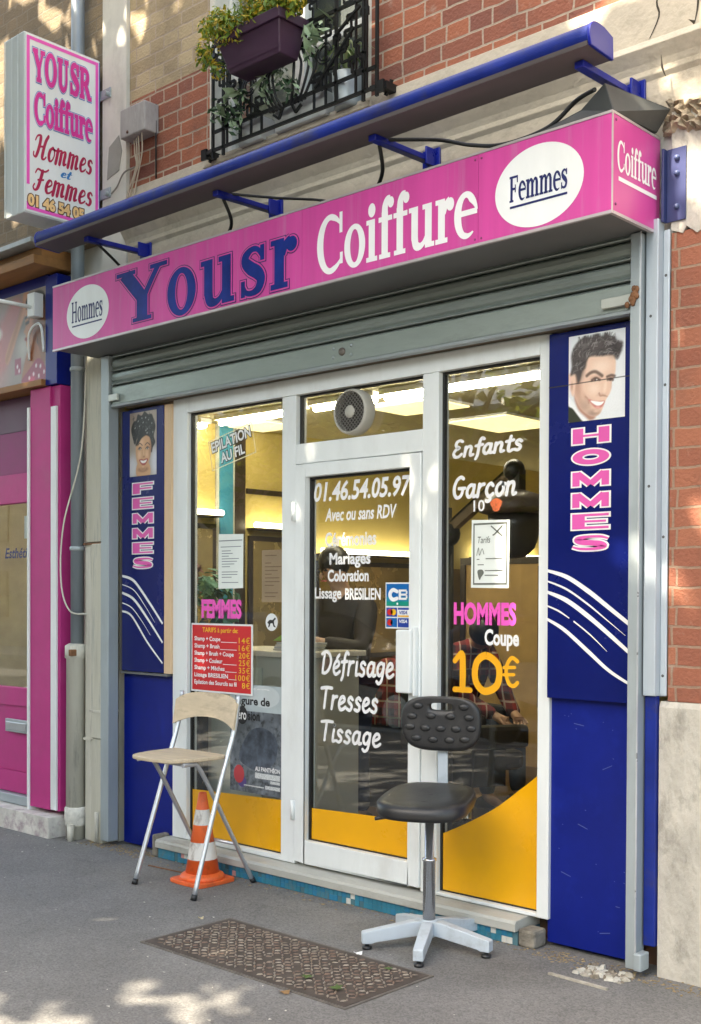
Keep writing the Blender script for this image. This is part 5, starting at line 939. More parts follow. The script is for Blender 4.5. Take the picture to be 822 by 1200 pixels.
zt = lambda u: 1.0-.045*abs(u)**4*1.0-.0; zb = lambda u: .845+.03*(1-u*u)-.02*abs(u)**3
for side in (0, 1):
    for i in range(N+1):
        u = -1+2*i/N; x = -.4225+u*.245; bow = .028*(1-u*u)
        for k in range(5):
            z = zb(u)+(zt(u)-zb(u))*k/4; vs.append((x, -.235-(1.0-z)*.18+bow-.012+(.013 if side else 0)-.0, z))
n5 = 5*(N+1); fs = []
for i in range(N):
    for k in range(4):
        a = i*5+k; fs += [(a,a+5,a+6,a+1),(n5+a,n5+a+1,n5+a+6,n5+a+5)]
    fs += [(i*5,n5+i*5,n5+i*5+5,i*5+5),(i*5+4,i*5+9,n5+i*5+9,n5+i*5+4)]
for k in range(4): fs += [(k,k+1,n5+k+1,n5+k),(N*5+k,n5+N*5+k,n5+N*5+k+1,N*5+k+1)]
bs.add(vs, fs, 0, True); bk_ = bs.build('backrest', BIRCH, fc_); bk_.modifiers.new('edge','EDGE_SPLIT').split_angle = R(50)
st = [(p.x,p.y) for p in crom([(-.635,-.31,0),(-.625,-.48,0),(-.585,-.60,0),(-.5,-.635,0),(-.345,-.635,0),(-.26,-.60,0),(-.22,-.48,0),(-.21,-.31,0),(-.25,-.285,0),(-.42,-.28,0),(-.6,-.285,0)],5,True)]
MB().prism(st, 'z', .678, .698).build('seat', BIRCH, fc_, bevel=.006)
MB().tube([(-.605,-.53,.665),(-.24,-.53,.665)], .009, 10).build('seat_rail', TUBE, fc_)

# ------------------------------------------------------------------ traffic cone
cn = thing('traffic_cone', 'orange traffic cone with two white bands under the folding chair', 'cone', (-.455,-.245,0))
ORG = mat('cone_orange', (.78,.13,.03), .5, var=.1, dirt=(.3,.06,.025), dirtscale=10, dirtamt=.7); BAND = mat('cone_white', (.66,.64,.6), .5, var=.06, dirt=(.13,.08,.06), dirtscale=20, dirtamt=.9, stretch=(1,1,.5))
def cr_(z): return .021+(.09-.021)*(1-(z-.05)/.42)
MB().lathe((-.455,-.245,0), [(cr_(.05),.05),(cr_(.47),.47),(cr_(.47)-.004,.474),(cr_(.47)-.012,.472),(cr_(.3)-.012,.3)], 32).build('body', ORG, cn)
for a, b in ((.125,.225),(.315,.395)): MB().lathe((-.455,-.245,0), [(cr_(a)+.0015,a),(cr_(b)+.0015,b)], 32).build('band', BAND, cn) if False else None
for a, b in ((.125,.215),(.305,.385)):
    q = MB(); n = 32; prof = [(cr_(a)+.0015,a),(cr_(b)+.0015,b)]; vs = [(-.455+r*math.cos(2*math.pi*k/n),-.245+r*math.sin(2*math.pi*k/n),z) for r, z in prof for k in range(n)]; q.add(vs, [(k,(k+1)%n,n+(k+1)%n,n+k) for k in range(n)], 0, True); q.build('band', BAND, cn, recalc=False)
b_ = MB(); b_.prism([(p.x-.455,p.y-.245) for p in crom([(.128,.09,0),(.09,.128,0),(-.09,.128,0),(-.128,.09,0),(-.128,-.09,0),(-.09,-.128,0),(.09,-.128,0),(.128,-.09,0)],3,True)], 'z', .0, .022); b_.lathe((-.455,-.245,0), [(.12,.022),(.116,.04),(.1,.05),(.084,.056)], 32); b_.build('base', ORG, cn, bevel=.004)

# ------------------------------------------------------------------ swivel work chair
sw_ = thing('swivel_chair', 'black moulded work chair on a grey five star base on the pavement', 'chair', (1.155,-.335,0)); sw_['base'] = (0,0,0)
sw_.rotation_euler = (0,0,R(24))     # local -y is the way it faces
LG = mat('base_grey', (.46,.52,.57), .45, var=.06, dirt=(.2,.2,.2), dirtscale=8, dirtamt=.5)
for k in range(5):
    a = R(-132-24+72*k); c, s = math.cos(a), math.sin(a); lg = MB(); pf = [(.03,.118),(.03,.06),(.235,.032),(.25,.026),(.288,.026),(.291,.03),(.291,.072),(.286,.076),(.06,.121)]
    n = len(pf); vs = []
    for sg in (-1,1): vs += [(r*c-sg*s*(.025-.012*r), r*s+sg*c*(.025-.012*r), z) for r, z in pf]
    lg.add(vs, [(i,(i+1)%n,n+(i+1)%n,n+i) for i in range(n)]+[tuple(range(n))[::-1], tuple(range(n,2*n))]); lo = lg.build('leg', LG, sw_, bevel=.004)
    MB().lathe((.268*c,.268*s,0), [(.02,.0),(.022,.012),(.01,.014),(.008,.028)], 14).build('glide', BLACK, lo)
MB().lathe((0,0,0), [(.03,.05),(.034,.06),(.034,.118),(.03,.124)], 24).build('hub', LG, sw_)
MB().lathe((0,0,0), [(.027,.12),(.027,.375),(.031,.376),(.031,.386),(.0205,.388),(.0205,.57)], 24).build('gas_column', mat('column_steel', (.62,.62,.64), .22, .85, var=.04), sw_)
def cushion(mb, hw, hd, z0, z1, pw=.02, power=3.2):
    n = 44; rings = [(.86,z0),(.97,z0+.008),(1.0,z0+.022),(.995,z1-.014),(.95,z1-.004),(.8,z1-.001),(.45,z1-.012),(.0,z1-.018)]; vs = []
    for sc, z in rings:
        for k in range(n):
            t = 2*math.pi*k/n; cx, sy = math.cos(t), math.sin(t); x = hw*math.copysign(abs(cx)**(2/power), cx); y = hd*math.copysign(abs(sy)**(2/power), sy)
            x *= 1-.09*(y/hd+1)/2; vs.append((x*sc, y*sc, z+.012*(sy < -.6)*(-(abs(sy)-.6))*sc))
    mb.add(vs, [(i*n+k,i*n+(k+1)%n,(i+1)*n+(k+1)%n,(i+1)*n+k) for i in range(len(rings)-1) for k in range(n)], 0, True); mb.add(vs[:n], [tuple(range(n))[::-1]]); return mb
se = cushion(MB(), .205, .225, .592, .660); 
for v in range(len(se.v)): x, y, z = se.v[v]; se.v[v] = (x, y-.03, z+(y+.1)*.09)
seo = se.build('seat', BLACK, sw_); dm = MB()
for x, y in ((.0,-.09),(.09,-.06),(-.09,-.06),(.06,.05),(-.06,.05),(.0,.03)): dm.ell((x,y,.642+(y+.1)*.09),(.03,.024,.006),14)
dm.build('dimple', BLACK, seo)
MB().box(-.08,.08,-.11,.1,.568,.598).build('mechanism', BLACK, sw_, .006); MB().tube([(-.05,-.06,.58),(-.16,-.13,.575),(-.2,-.15,.57)], .008, 8).build('lever', BLACK, sw_)
MB().bar((0,.08,.578),(0,.24,.578),.05,.012).build('back_arm', LG, sw_); bb = MB(); bb.bar((0,.238,.572),(0,.222,.95),.045,.01, up=(0,1,0)); bb.build('back_post', LG, sw_, bevel=.002)
# backrest: curved shell with a handle slot, built as a grid in (u,w)
bm_ = MB(); NU, NW = 36, 20; HW, HH = .183, .122; idx = {}; vs = []
def inside(u, w):
    wid = HW*(1-.10*(w/HH < 0)*abs(w/HH)-.0); return (abs(u)/wid)**3.4+(abs(w)/HH)**3.0 <= 1.0
def slot(u, w): return (abs(u)/.05)**4+(abs(w-.077)/.0165)**4 <= 1
def bpos(u, w, d): return (u, .2-.25*u*u*1.2+.03*(w/HH)*0+(-.04*(w+.0)**2)+d, .945+w)
NK = 64; ro = []
def rim(t, k): 
    c, s = math.cos(t), math.sin(t); r_ = 1/((abs(c)/HW)**3.4+(abs(s)/HH)**3.4)**(1/3.4); return (r_*c*(1-.1*(s < 0)*abs(s)), r_*s)
def srim(t): c, s = math.cos(t), math.sin(t); r_ = 1/((abs(c)/.05)**4+(abs(s)/.0165)**4)**.25; return (r_*c, .077+r_*s)
rings = []   # from the outer rim to the slot rim, front then back
def ring(f, d): rings.append([(f*rim(2*math.pi*k/NK,0)[0]+(1-f)*srim(2*math.pi*k/NK)[0], f*rim(2*math.pi*k/NK,0)[1]+(1-f)*srim(2*math.pi*k/NK)[1], d) for k in range(NK)])
for f, d in ((0,.012),(0,-.012),(.03,-.018),(.15,-.018),(.35,-.018),(.55,-.018),(.75,-.018),(.9,-.017),(.97,-.012),(1.0,.0),(.98,.012),(.9,.017),(.6,.017),(.3,.017),(.03,.017),(0,.012)): ring(f, d)
vs = [bpos(*p) for r_ in rings for p in r_]
bm_.add(vs, [(i*NK+k,i*NK+(k+1)%NK,(i+1)*NK+(k+1)%NK,(i+1)*NK+k) for i in range(len(rings)-1) for k in range(NK)], 0, True); bo = bm_.build('backrest', BLACK, sw_)
dm = MB()
for u, w in ((-.105,.078),(.105,.078),(-.13,.032),(-.045,.035),(.045,.035),(.13,.032),(-.14,-.015),(-.07,-.02),(.0,-.02),(.07,-.02),(.14,-.015),(-.11,-.065),(-.035,-.07),(.04,-.07),(.11,-.065)):
    p = bpos(u, w, -.0185); dm.ell(p, (.024,.008,.015), 14)
dm.build('dimple', BLACK, bo)

# ------------------------------------------------------------------ utility cover, litter
uc = thing('utility_cover', 'rusty cast iron utility cover with raised studs set in the pavement', 'manhole cover', (.81,-.885,0)); IRR = mat('cast_iron_brown', (.135,.105,.085), .7, .25, var=.3, vscale=14, dirt=(.24,.2,.16), dirtscale=7, dirtamt=.6, bump=.3)
cv = MB(); cv.box(.21,1.40,-1.13,-.64,-.02,.006)
st = MB(); nx, ny = 40, 17
for i in range(nx):
    for j in range(ny):
        x, y = .235+i*(1.14/nx)+.0145+random.uniform(-.004,.004), -1.108+j*(.445/ny)+.013+random.uniform(-.004,.004)
        if random.random() < .06: continue
        if abs(x-.805) < .012: continue
        a = R((45 if (i+j) % 2 else -45)+random.uniform(-14,14)); zz = random.uniform(.0085,.012); c, s = math.cos(a)*.0145, math.sin(a)*.0145; d, e = -math.sin(a)*.0056, math.cos(a)*.0056
        b = [(x-c,y-s),(x+d,y+e),(x+c,y+s),(x-d,y-e)]; tp_ = [(x+(p-x)*.62,y+(q-y)*.62) for p, q in b]
        st.add([(p,q,.0055) for p, q in b]+[(p,q,zz) for p, q in tp_], [(4,5,6,7)]+[(k,(k+1)%4,4+(k+1)%4,4+k) for k in range(4)], random.choice((0,0,1,2)))
cv.build('plate', mat('cast_iron_dark', (.07,.055,.045), .75, .2, var=.35, vscale=14), uc); st.build('raised_studs', [mat('stud_worn', (.20,.155,.12), .65, .2, var=.35, vscale=9), mat('stud_rust', (.15,.10,.075), .75, .1, var=.4, vscale=12), mat('stud_dusty', (.27,.23,.185), .8, .1, var=.3, vscale=12)], uc)
fm = MB()
for q in ((.195,.2085,-1.145,-.625),(1.4015,1.415,-1.145,-.625),(.2085,1.4015,-1.145,-1.1315),(.2085,1.4015,-.6385,-.625),(.8,.81,-1.13,-.64)): fm.box(q[0],q[1],q[2],q[3],-.01,.0045)
fm.build('frame', mat('iron_rim', (.13,.115,.10), .8, .15, var=.3, vscale=20), uc)
LEAFG = [mat('leaf_green', (.06,.11,.02), .6, var=.3), mat('leaf_dry', (.26,.15,.06), .8, var=.3)]
def leaf(name, label, x, y, s, a, m_, z=.014):
    mb = MB(); P = [(0,-.5),(.2,-.2),(.55,-.3),(.35,.0),(.6,.25),(.25,.2),(0,.6),(-.25,.2),(-.6,.25),(-.35,0),(-.55,-.3),(-.2,-.2)]
    vs = [(x+s*(p*math.cos(a)-q*math.sin(a)), y+s*(p*math.sin(a)+q*math.cos(a)), z+.012*s/.05*abs(p)*.8) for p, q in P]; mb.add(vs+[(x,y,z)], [(k,(k+1)%12,12) for k in range(12)]); o = mb.build(name, m_, None, base=(x,y,z), recalc=False); tag(o, label, 'leaf'); return o
leaf('fallen_leaf', 'curled green leaf on the middle of the iron cover', 1.08, -1.0, .045, .4, LEAFG[0]); leaf('fallen_leaf', 'larger green leaf near the front edge of the iron cover', 1.255, -1.02, .055, 1.9, LEAFG[0]); leaf('fallen_leaf', 'small green leaf lying by a foot of the swivel chair', 1.24, -.70, .035, .9, LEAFG[0], .012)
def shard(name, label, cat, x, y, s, m_, seed, h=.02):
    rr = random.Random(seed); P = [(x+s*rr.uniform(.6,1)*math.cos(k*math.pi/3), y+s*.6*rr.uniform(.6,1)*math.sin(k*math.pi/3)) for k in range(6)]
    mb = MB(); mb.add([(p,q,.001+h*(.6 if k in (1,4) else .25*rr.random())) for k, (p, q) in enumerate(P)]+[(x,y,h*.15)], [(k,(k+1)%6,6) for k in range(6)]); tag(mb.build(name, m_, None, base=(x,y,0), recalc=False), label, cat)
shard('crumpled_paper', 'crumpled white paper scrap beside the swivel chair base', 'litter', 1.0,-.62,.035, VWHITE, 3, .022); shard('dead_leaf', 'brown dry leaf scrap in front of the iron cover', 'leaf', 1.12,-1.17,.035, LEAFG[1], 5); shard('dead_leaf', 'tiny pale leaf scrap left of the iron cover', 'leaf', .1,-.72,.022, mat('dry_pale', (.5,.42,.26), .8), 8)
tag(MB().bar((-.95,-.22,.003),(-.62,-.2,.004),.008,.005).build('metal_rod', RUST), 'thin dark rod lying beside the traffic cone', 'rod')
rb = MB(); random.seed(21)
for i in range(70):
    x, y, q = random.uniform(1.80,2.0), random.uniform(-.2,-.08), random.uniform(.005,.026); a = random.uniform(0,6.28); n = random.randint(4,6); h = q*random.uniform(.3,.9)
    ring_ = [(x+q*random.uniform(.6,1.2)*math.cos(a+6.283*k/n), y+q*random.uniform(.5,1)*math.sin(a+6.283*k/n)) for k in range(n)]
    rb.add([(p_,q_,.0) for p_, q_ in ring_]+[(x+(p_-x)*.7,y+(q_-y)*.7,h*random.uniform(.6,1)) for p_, q_ in ring_], [tuple(range(n,2*n))]+[(k,(k+1)%n,n+(k+1)%n,n+k) for k in range(n)], i % 3)
tag(rb.build('broken_mortar', [mat('mortar_lumps', (.36,.33,.27), .95, var=.35, vscale=30, bump=.6), mat('mortar_dark', (.2,.17,.13), .95, var=.4, vscale=30, bump=.6), mat('mortar_pale', (.48,.46,.4), .95, var=.3, vscale=30, bump=.6)], recalc=False), 'crumbled mortar heap at the foot of the shutter rail', 'rubble')
tag(MB().bar((1.73,-.285,.005),(2.0,-.292,.004),.014,.008).build('mortar_stick', mat('stick_pale', (.38,.35,.29), .9, var=.3, vscale=30)), 'pale flat strip lying in front of the mortar heap', 'strip')
gt = MB(); random.seed(33)
for i in range(900):
    r_ = random.random()
    if r_ < .5: x, y = random.uniform(-1.75,2.4), random.gauss(-.03 if random.random() < .6 else -.09,.025)-.02
    elif r_ < .75: x, y = random.uniform(-1.75,-1.1), random.uniform(-.14,.0)
    else: x, y = random.uniform(1.5,2.4), random.uniform(-.12,.0)
    s = random.uniform(.002,.007); gt.ell((x,y,s*.25),(s*random.uniform(1,2.4),s,s*.4),5,0,Matrix.Rotation(random.uniform(0,3),3,'Z'))
tag(gt.build('dry_debris', mat('debris_brown', (.3,.22,.12), .95, var=.5, vscale=25)), 'dry leaf crumbs and dirt gathered along the foot of the shop', 'debris', kind='stuff')
gp = MB()
for i in range(160):
    x, y, s = random.uniform(-2.5,2.6), random.uniform(-2.4,-.15), random.choice((.003,.004,.005,.008)); a = random.uniform(0,6.28)
    gp.add([(x+s*q*math.cos(a+k*2.1), y+s*math.sin(a+k*2.1), .002+.001*k) for k, q in ((0,1.5),(1,1),(2,1.2))], [(0,1,2)])
tag(gp.build('pavement_specks', mat('speck_pale', (.5,.48,.42), .9, var=.3, vscale=2)), 'pale specks and crumbs scattered over the pavement', 'litter', kind='stuff')

# ------------------------------------------------------------------ plants at the upstairs window
def foliage(mb, c, r, n, s, seed, mi=0, nm=1, up=.5):
    rr = random.Random(seed)
    for i in range(n):
        d = Vector((rr.gauss(0,1),rr.gauss(0,1),rr.gauss(0,1))).normalized()*rr.uniform(.25,1)**.6
        p = Vector(c)+Vector((d.x*r[0],d.y*r[1],d.z*r[2])); q = s*rr.uniform(.6,1.4); nrm = (d+Vector((rr.uniform(-.7,.7),rr.uniform(-.7,.7),rr.uniform(-.2,up+.4)))).normalized()
        a = nrm.orthogonal().normalized(); a.rotate(__import__('mathutils').Quaternion(nrm, rr.uniform(0,6.28))); b = nrm.cross(a)
        mb.add([p-a*q, p-b*q*.4+nrm*q*.12, p+a*q, p+b*q*.4+nrm*q*.12], [(0,1,2,3)], mi+rr.randrange(nm))
GR = [mat('leaf_mid_green', (.12,.2,.03), .5, var=.3, trans=.3), mat('leaf_lime', (.28,.36,.04), .5, var=.3, trans=.3), mat('leaf_gold', (.55,.4,.04), .5, var=.3, trans=.3)]
fx = thing('flower_box', 'purple plastic flower box hung on the window railing', 'planter', (-.03,-.2,4.172))
fbx = MB(); L0, L1 = -.29, .165
fbx.add([(L0+.06,-.266,4.172),(L1-.03,-.266,4.172),(L1-.03,-.14,4.172),(L0+.06,-.14,4.172),(L0,-.3,4.33),(L1,-.3,4.33),(L1,-.115,4.33),(L0,-.115,4.33)], [(0,3,2,1),(0,1,5,4),(1,2,6,5),(2,3,7,6),(3,0,4,7),(4,5,6,7)])
fbx.build('trough', PURPLE, fx, bevel=.006); rm = MB(); rm.box(L0-.012,L1+.012,-.312,-.3005,4.318,4.37); rm.box(L0-.012,L1+.012,-.1145,-.103,4.318,4.37); rm.box(L0-.012,L0-.0005,-.3,-.115,4.318,4.37); rm.box(L1+.0005,L1+.012,-.3,-.115,4.318,4.37); rm.build('rim', PURPLE, fx, bevel=.004)
bn = MB(); bn.add([(L0+.05,-.2745,4.195),(L1-.026,-.2745,4.195),(L1-.023,-.278,4.21),(L0+.044,-.278,4.21)],[(0,1,2,3)]); bn.build('moulding', PURPLE, fx, recalc=False)
sh = thing('golden_shrub', 'lime and golden leaved shrub growing in the purple flower box', 'plant', (-.03,-.2,4.34))
fo = MB(); random.seed(4)
for i in range(34): x = random.uniform(-.32,.2); foliage(fo, (x,-.22+random.uniform(-.08,.06),4.42+random.uniform(-.05,.07)+.03*math.sin(x*9)), (.085,.08,.09), 150, .0165, 100+i, 0, 3)
for i in range(5): foliage(fo, (-.37+random.uniform(-.07,.03),-.25+random.uniform(-.03,.05),4.24+i*.06), (.05,.05,.06), 60, .019, 200+i, 0, 3)
fo.build('leaves', GR, sh, recalc=False); sm = MB()
for i in range(12): x = -.28+i*.037; sm.tube([(x,-.2,4.33),(x+random.uniform(-.05,.05),-.21,4.44)], .003, 5)
sm.build('stems', mat('stem_brown', (.12,.09,.04), .8), sh)
iv = thing('trailing_ivy', 'variegated ivy hanging under the flower box on the railing', 'plant', (.1,-.12,4.2)); io = MB()
for i, (x, z) in enumerate(((.3,4.3),(.22,4.26),(.27,4.2),(-.12,4.12),(-.36,4.15),(-.44,4.05))): foliage(io, (x,-.15,z), (.05,.02,.05), 5, .045, 700+i, 1)
for i, (x, z, n) in enumerate(((.25,4.27,5),(.2,4.2,5),(.0,4.13,9),(-.1,4.1,8),(-.3,4.12,9),(-.42,4.08,8),(-.5,4.1,6),(-.33,4.0,8),(.08,4.06,6))): foliage(io, (x,-.13,z), (.06,.03,.07), n*3, .024, 300+i, 0, 3)
io.build('leaves', [mat('ivy_dark', (.025,.06,.025), .5, var=.3), mat('ivy_pale', (.3,.4,.25), .5, var=.3), mat('ivy_dark2', (.03,.075,.03), .5)], iv, recalc=False)
gp_ = thing('metal_plant_pot', 'ribbed grey metal pot on the sill behind the railing', 'pot', (.36,-.04,3.905)); MB().lathe((.36,-.02,3.906), [(.062,0),(.07,.03),(.068,.034),(.074,.07),(.072,.074),(.078,.11),(.076,.114),(.084,.16),(.08,.165),(.07,.16)], 24).build('pot', GALV, gp_)
sp_ = thing('spider_plant', 'spiky spider plant in the ribbed metal pot', 'plant', (.36,-.02,4.05)); so_ = MB(); random.seed(8)
for i in range(34):
    a = random.uniform(0,6.28); l = random.uniform(.12,.26); h = random.uniform(.08,.2); w_ = .007; P = crom([(.36,-.02,4.05),(.36+l*.4*math.cos(a),-.02+.3*l*math.sin(a),4.05+h),(.36+l*math.cos(a),-.02+.5*l*math.sin(a),4.05+h*.45)],5); c = Vector((-math.sin(a),math.cos(a),0)); n = len(P); ww = [w_*math.sin(math.pi*min(.97,(.12+k/n))) for k in range(n)]
    so_.add([p-c*w for p, w in zip(P,ww)]+[p+c*w for p, w in zip(P,ww)], [(k,k+1,n+k+1,n+k) for k in range(n-1)], i % 2)
so_.build('leaves', [mat('spider_green', (.1,.18,.05), .5, trans=.3), mat('spider_pale', (.3,.36,.16), .5, trans=.3)], sp_, recalc=False)
for x0, x1, lab in ((-.4,-.22,'pale grey planter behind the left of the railing'),(-.12,.24,'long pale grey planter behind the middle of the railing')): t = thing('sill_planter', lab, 'planter', (x0,0,3.905)); MB().box(x0,x1,-.055,.07,3.906,4.03).build('box', mat('planter_pale', (.5,.5,.48), .7, var=.1), t, .006); MB().box(x0+.01,x1-.01,-.045,.06,4.028,4.034).build('soil', mat('soil', (.05,.035,.025), .95), t)

# ------------------------------------------------------------------ street trees and the far side of the street (seen in the glass, and shading the shop)
BARK = mat('plane_bark', (.27,.25,.19), .9, var=.4, vscale=5, bump=.4, stretch=(1,1,.4))
TL = [mat('plane_leaf', (.08,.14,.02), .5, var=.3, trans=.5), mat('plane_leaf_light', (.28,.33,.035), .5, var=.3, trans=.6)]
def make_tree(loc, h0, ctr, rad, nclump, nleaf, ls, seed, label):
    rr = random.Random(seed); t = thing('plane_tree', label, 'tree', loc, 'plane trees along the kerb'); x, y, z = loc
    tr = MB(); tr.tube(crom([(x,y,-.1),(x+.04,y,1.5),(x-.05,y+.03,3.2),(x+.03,y+.06,h0+1.2)],5), [.2,.19,.185,.18,.175,.17,.165,.16,.16,.155,.15,.15,.145,.14,.13,.12], 12)
    cl = []
    for i in range(nclump):
        d = Vector((rr.gauss(0,1),rr.gauss(0,1),rr.gauss(0,1))).normalized()*rr.uniform(.35,1)**.5
        cl.append(Vector((x+ctr[0]+d.x*rad[0], y+ctr[1]+d.y*rad[1], ctr[2]+d.z*rad[2])))
    tr.build('trunk', BARK, t); lb = MB()
    for c in cl[::4]: b = Vector((x,y+.05,h0+rr.uniform(-.2,1.1))); m_ = b.lerp(c,.5)+Vector((0,0,.5)); lb.tube(crom([b,m_,c],4), [.075,.068,.06,.054,.047,.04,.032,.024,.015], 6)
    lb.build('limbs', BARK, t); fo = MB()
    for i, c in enumerate(cl):
        q = rr.uniform(.5,1.0)
        for k in range(nleaf):
            d = Vector((rr.gauss(0,.5),rr.gauss(0,.5),rr.gauss(0,.36)))*q; p = c+d
            if (p.z < 4.3 and p.y > -9) or p.z < 2.3 or (p.y > -1.3 and p.z < 6.2) or p.y > -.5: continue
            n = Vector((rr.uniform(-.8,.8),rr.uniform(-.8,.8),1)).normalized(); a = n.orthogonal(); 
            th = rr.uniform(0,6.28); b_ = n.cross(a); u = a*math.cos(th)+b_*math.sin(th); v = n.cross(u); s = ls*rr.uniform(.7,1.3)
            fo.add([p-u*s, p-u*s*.3-v*s*.75, p+u*s*.35-v*s*.45, p+u*s*1.1, p+u*s*.35+v*s*.45, p-u*s*.3+v*s*.75], [(0,1,2,3,4,5)], k % 3 == 0)
    fo.build('crown', TL, t, recalc=False); return t
make_tree((-7.2,-5.0,0), 4.0, (0,-.1,7.4), (3.6,2.9,2.9), 70, 96, .12, 1, 'plane tree further up the kerb to the left of the shop')
make_tree((-1.1,-5.05,0), 4.0, (-.9,-.15,7.3), (3.9,2.8,2.8), 78, 100, .12, 2, 'plane tree at the kerb facing the salon')
make_tree((7.6,-5.0,0), 4.0, (0,0,8.4), (3.2,3.0,3.4), 56, 90, .12, 3, 'plane tree at the kerb right of the camera')
make_tree((-9.3,-12.9,0), 2.4, (0,0,7.0), (3.1,2.6,4.4), 66, 88, .11, 4, 'tree on the far pavement between the two others there')
make_tree((-15,-12.9,0), 2.4, (0,0,7.0), (3.1,2.6,4.6), 84, 95, .11, 5, 'tree on the far pavement furthest to the left')
make_tree((-4.0,-12.9,0), 2.6, (0,0,7.4), (3.0,2.6,4.2), 56, 80, .11, 6, 'unseen tree added across from the salon to shade the pavement')  # tall tree added out of view so its crown shades the pavement
op = thing('low_apartment_house', 'low grey rendered house across the street with zinc roof', 'building', (-12,-15,0)); GRW = mat('grey_render', (.17,.15,.13), .9, var=.15)
MB().box(-34,14,-19,-15,-.1,5.2).build('wall', GRW, op); MB().prism([(-14.7,5.21),(-14.7,5.4),(-16.6,6.7),(-19.3,6.7),(-19.3,5.21)], 'x', -34.2, 14.2).build('roof', mat('zinc_roof', (.3,.33,.37), .4, .4), op)
for i in range(14):
    for z0, z1 in ((.9,2.3),(3.2,4.7)): wx = -32+i*3.3; f_ = MB(); f_.box(wx,wx+1.1,-14.97,-14.9,z0,z1); fo_ = f_.build('window', mat('window_dark', (.03,.035,.04), .1), op)

# cars parked along the kerb, grey and black ones added to darken the panes' reflections
TYRE = mat('tyre', (.015,.015,.015), .8); CGL = mat('car_glass', (.01,.012,.014), .05); CHL = mat('headlight_glass', (.6,.62,.65), .1); RLT = mat('tail_light', (.4,.01,.01), .2)
def car(x, y, paint, label):
    t = thing('parked_car', label, 'car', (x,y,-.13), 'cars parked along the kerb'); b = MB(); L2, W2 = 2.1, .86
    side = [(-2.1,.3),(-2.1,.62),(-2.0,.82),(-1.2,.93),(-.55,1.36),(-.2,1.45),(.9,1.45),(1.35,1.38),(1.95,.95),(2.08,.85),(2.1,.35),(1.8,.22),(-1.8,.22)]
    n = len(side); vs = []
    for sg in (-1,1):
        vs += [(x+a, y+sg*(W2-(max(0,z-.9)*.42)-(.1 if abs(a) > 2.0 else 0)), z-.13) for a, z in side]
    b.add(vs, [(i,(i+1)%n,n+(i+1)%n,n+i) for i in range(n)]+[tuple(range(n))[::-1], tuple(range(n,2*n))]); b.build('body', paint, t, bevel=.04)
    for sg in (-1,1):
        for a, c in (((-.98,.97),(-.5,1.30)),((.2,.97),(.85,1.36))):
            pts = [(a[0],a[1]),(.12,.97),(.12,1.37),(c[0],c[1])] if a[0] < 0 else [(.2,.97),(1.5,.97),(1.12,1.34),(.2,1.37)]
            w = MB(); w.add([(x+p, y+sg*(W2-(max(0,q-.9)*.42)+.004), q-.13) for p, q in pts]+[(x+p, y+sg*(W2-(max(0,q-.9)*.42)-.01), q-.13) for p, q in pts], [(0,1,2,3),(7,6,5,4)]+[(k,(k+1)%4,4+(k+1)%4,4+k) for k in range(4)]); w.build('window', CGL, t)
        for a in (-1.32,1.3):
            w = MB(); w.tube([(x+a,y+sg*.68,.19),(x+a,y+sg*.875,.19)], .315, 24); wo = w.build('wheel', TYRE, t, bevel=.02); MB().tube([(x+a,y+sg*.876,.19),(x+a,y+sg*.885,.19)], .2, 18).build('rim', ALU, wo)
        MB().ell((x-2.05,y+sg*.62,.55),(.08,.17,.08)).build('headlight', CHL, t); MB().ell((x+2.05,y+sg*.65,.65),(.07,.14,.1)).build('tail_light', RLT, t)
    w = MB(); w.add([(x-1.17,y-.72,.82),(x-1.17,y+.72,.82),(x-.58,y+.6,1.215),(x-.58,y-.6,1.215)], [(0,1,2,3)]); w.build('windscreen', CGL, t, recalc=False); return t
car(-7.9,-6.85,mat('paint_dark_grey', (.02,.022,.025), .2, coat=.6),'added dark grey car parked out of view at the kerb to the left of the shop'); car(-3.2,-6.85,mat('paint_burgundy', (.06,.008,.01), .2, coat=.6),'burgundy car parked at the kerb facing the salon')
car(1.6,-6.85,mat('paint_black', (.01,.01,.011), .2, coat=.6),'added black car parked out of view at the kerb behind the camera')
# ------------------------------------------------------------------ salon furniture
t = thing('reception_desk', 'pale reception desk behind the left window pane', 'desk', (-.6,.55,.1)); MB().box(-1.1,-.29,.34,.80,.1,1.165).build('body', mat('desk_pale', (.45,.45,.4), .5, var=.05), t, .004); MB().box(-1.13,-.26,.31,.83,1.168,1.2).build('top', mat('desk_top', (.62,.58,.5), .4), t, .004)
for q in ((-.98,-.29),): MB().box(-1.06,-.62,.332,.338,.2,1.1).build('front_panel', mat('desk_green', (.5,.55,.5), .5), t)
t = thing('magazine_stack', 'small pile of magazines on the reception desk', 'magazines', (-.5,.5,1.2)); 
for i in range(4): MB().box(-.62+.01*i,-.4+.008*i,.42,.62,1.2+.012*i,1.21+.012*i).build('magazine', mat('magazine_%d' % (i % 2), ((.55,.55,.52),(.4,.42,.45))[i % 2], .4), t)
tag(MB().add([(-.64,.44,1.255),(-.55,.42,1.29),(-.46,.44,1.3),(-.44,.5,1.26),(-.54,.52,1.25)], [(0,1,2,3,4)]).build('green_card', mat('lime_card', (.3,.6,.05), .5), None, recalc=False), 'lime green card lying on the magazines', 'card')
t = thing('flower_bouquet', 'bouquet with a pale blue bloom on the low shelf at the left of the window', 'flowers', (-1.25,.5,1.2)); MB().lathe((-1.25,.5,1.1), [(.06,0),(.09,.1),(.07,.22)],20).build('vase', mat('vase_brown', (.14,.07,.04), .3), t)
fl = MB(); foliage(fl, (-1.25,.5,1.48), (.2,.16,.2), 170, .045, 77, 0, 2); fl.build('leaves', [mat('bouquet_green', (.05,.13,.06), .5), mat('bouquet_teal', (.1,.25,.16), .5)], t, recalc=False)
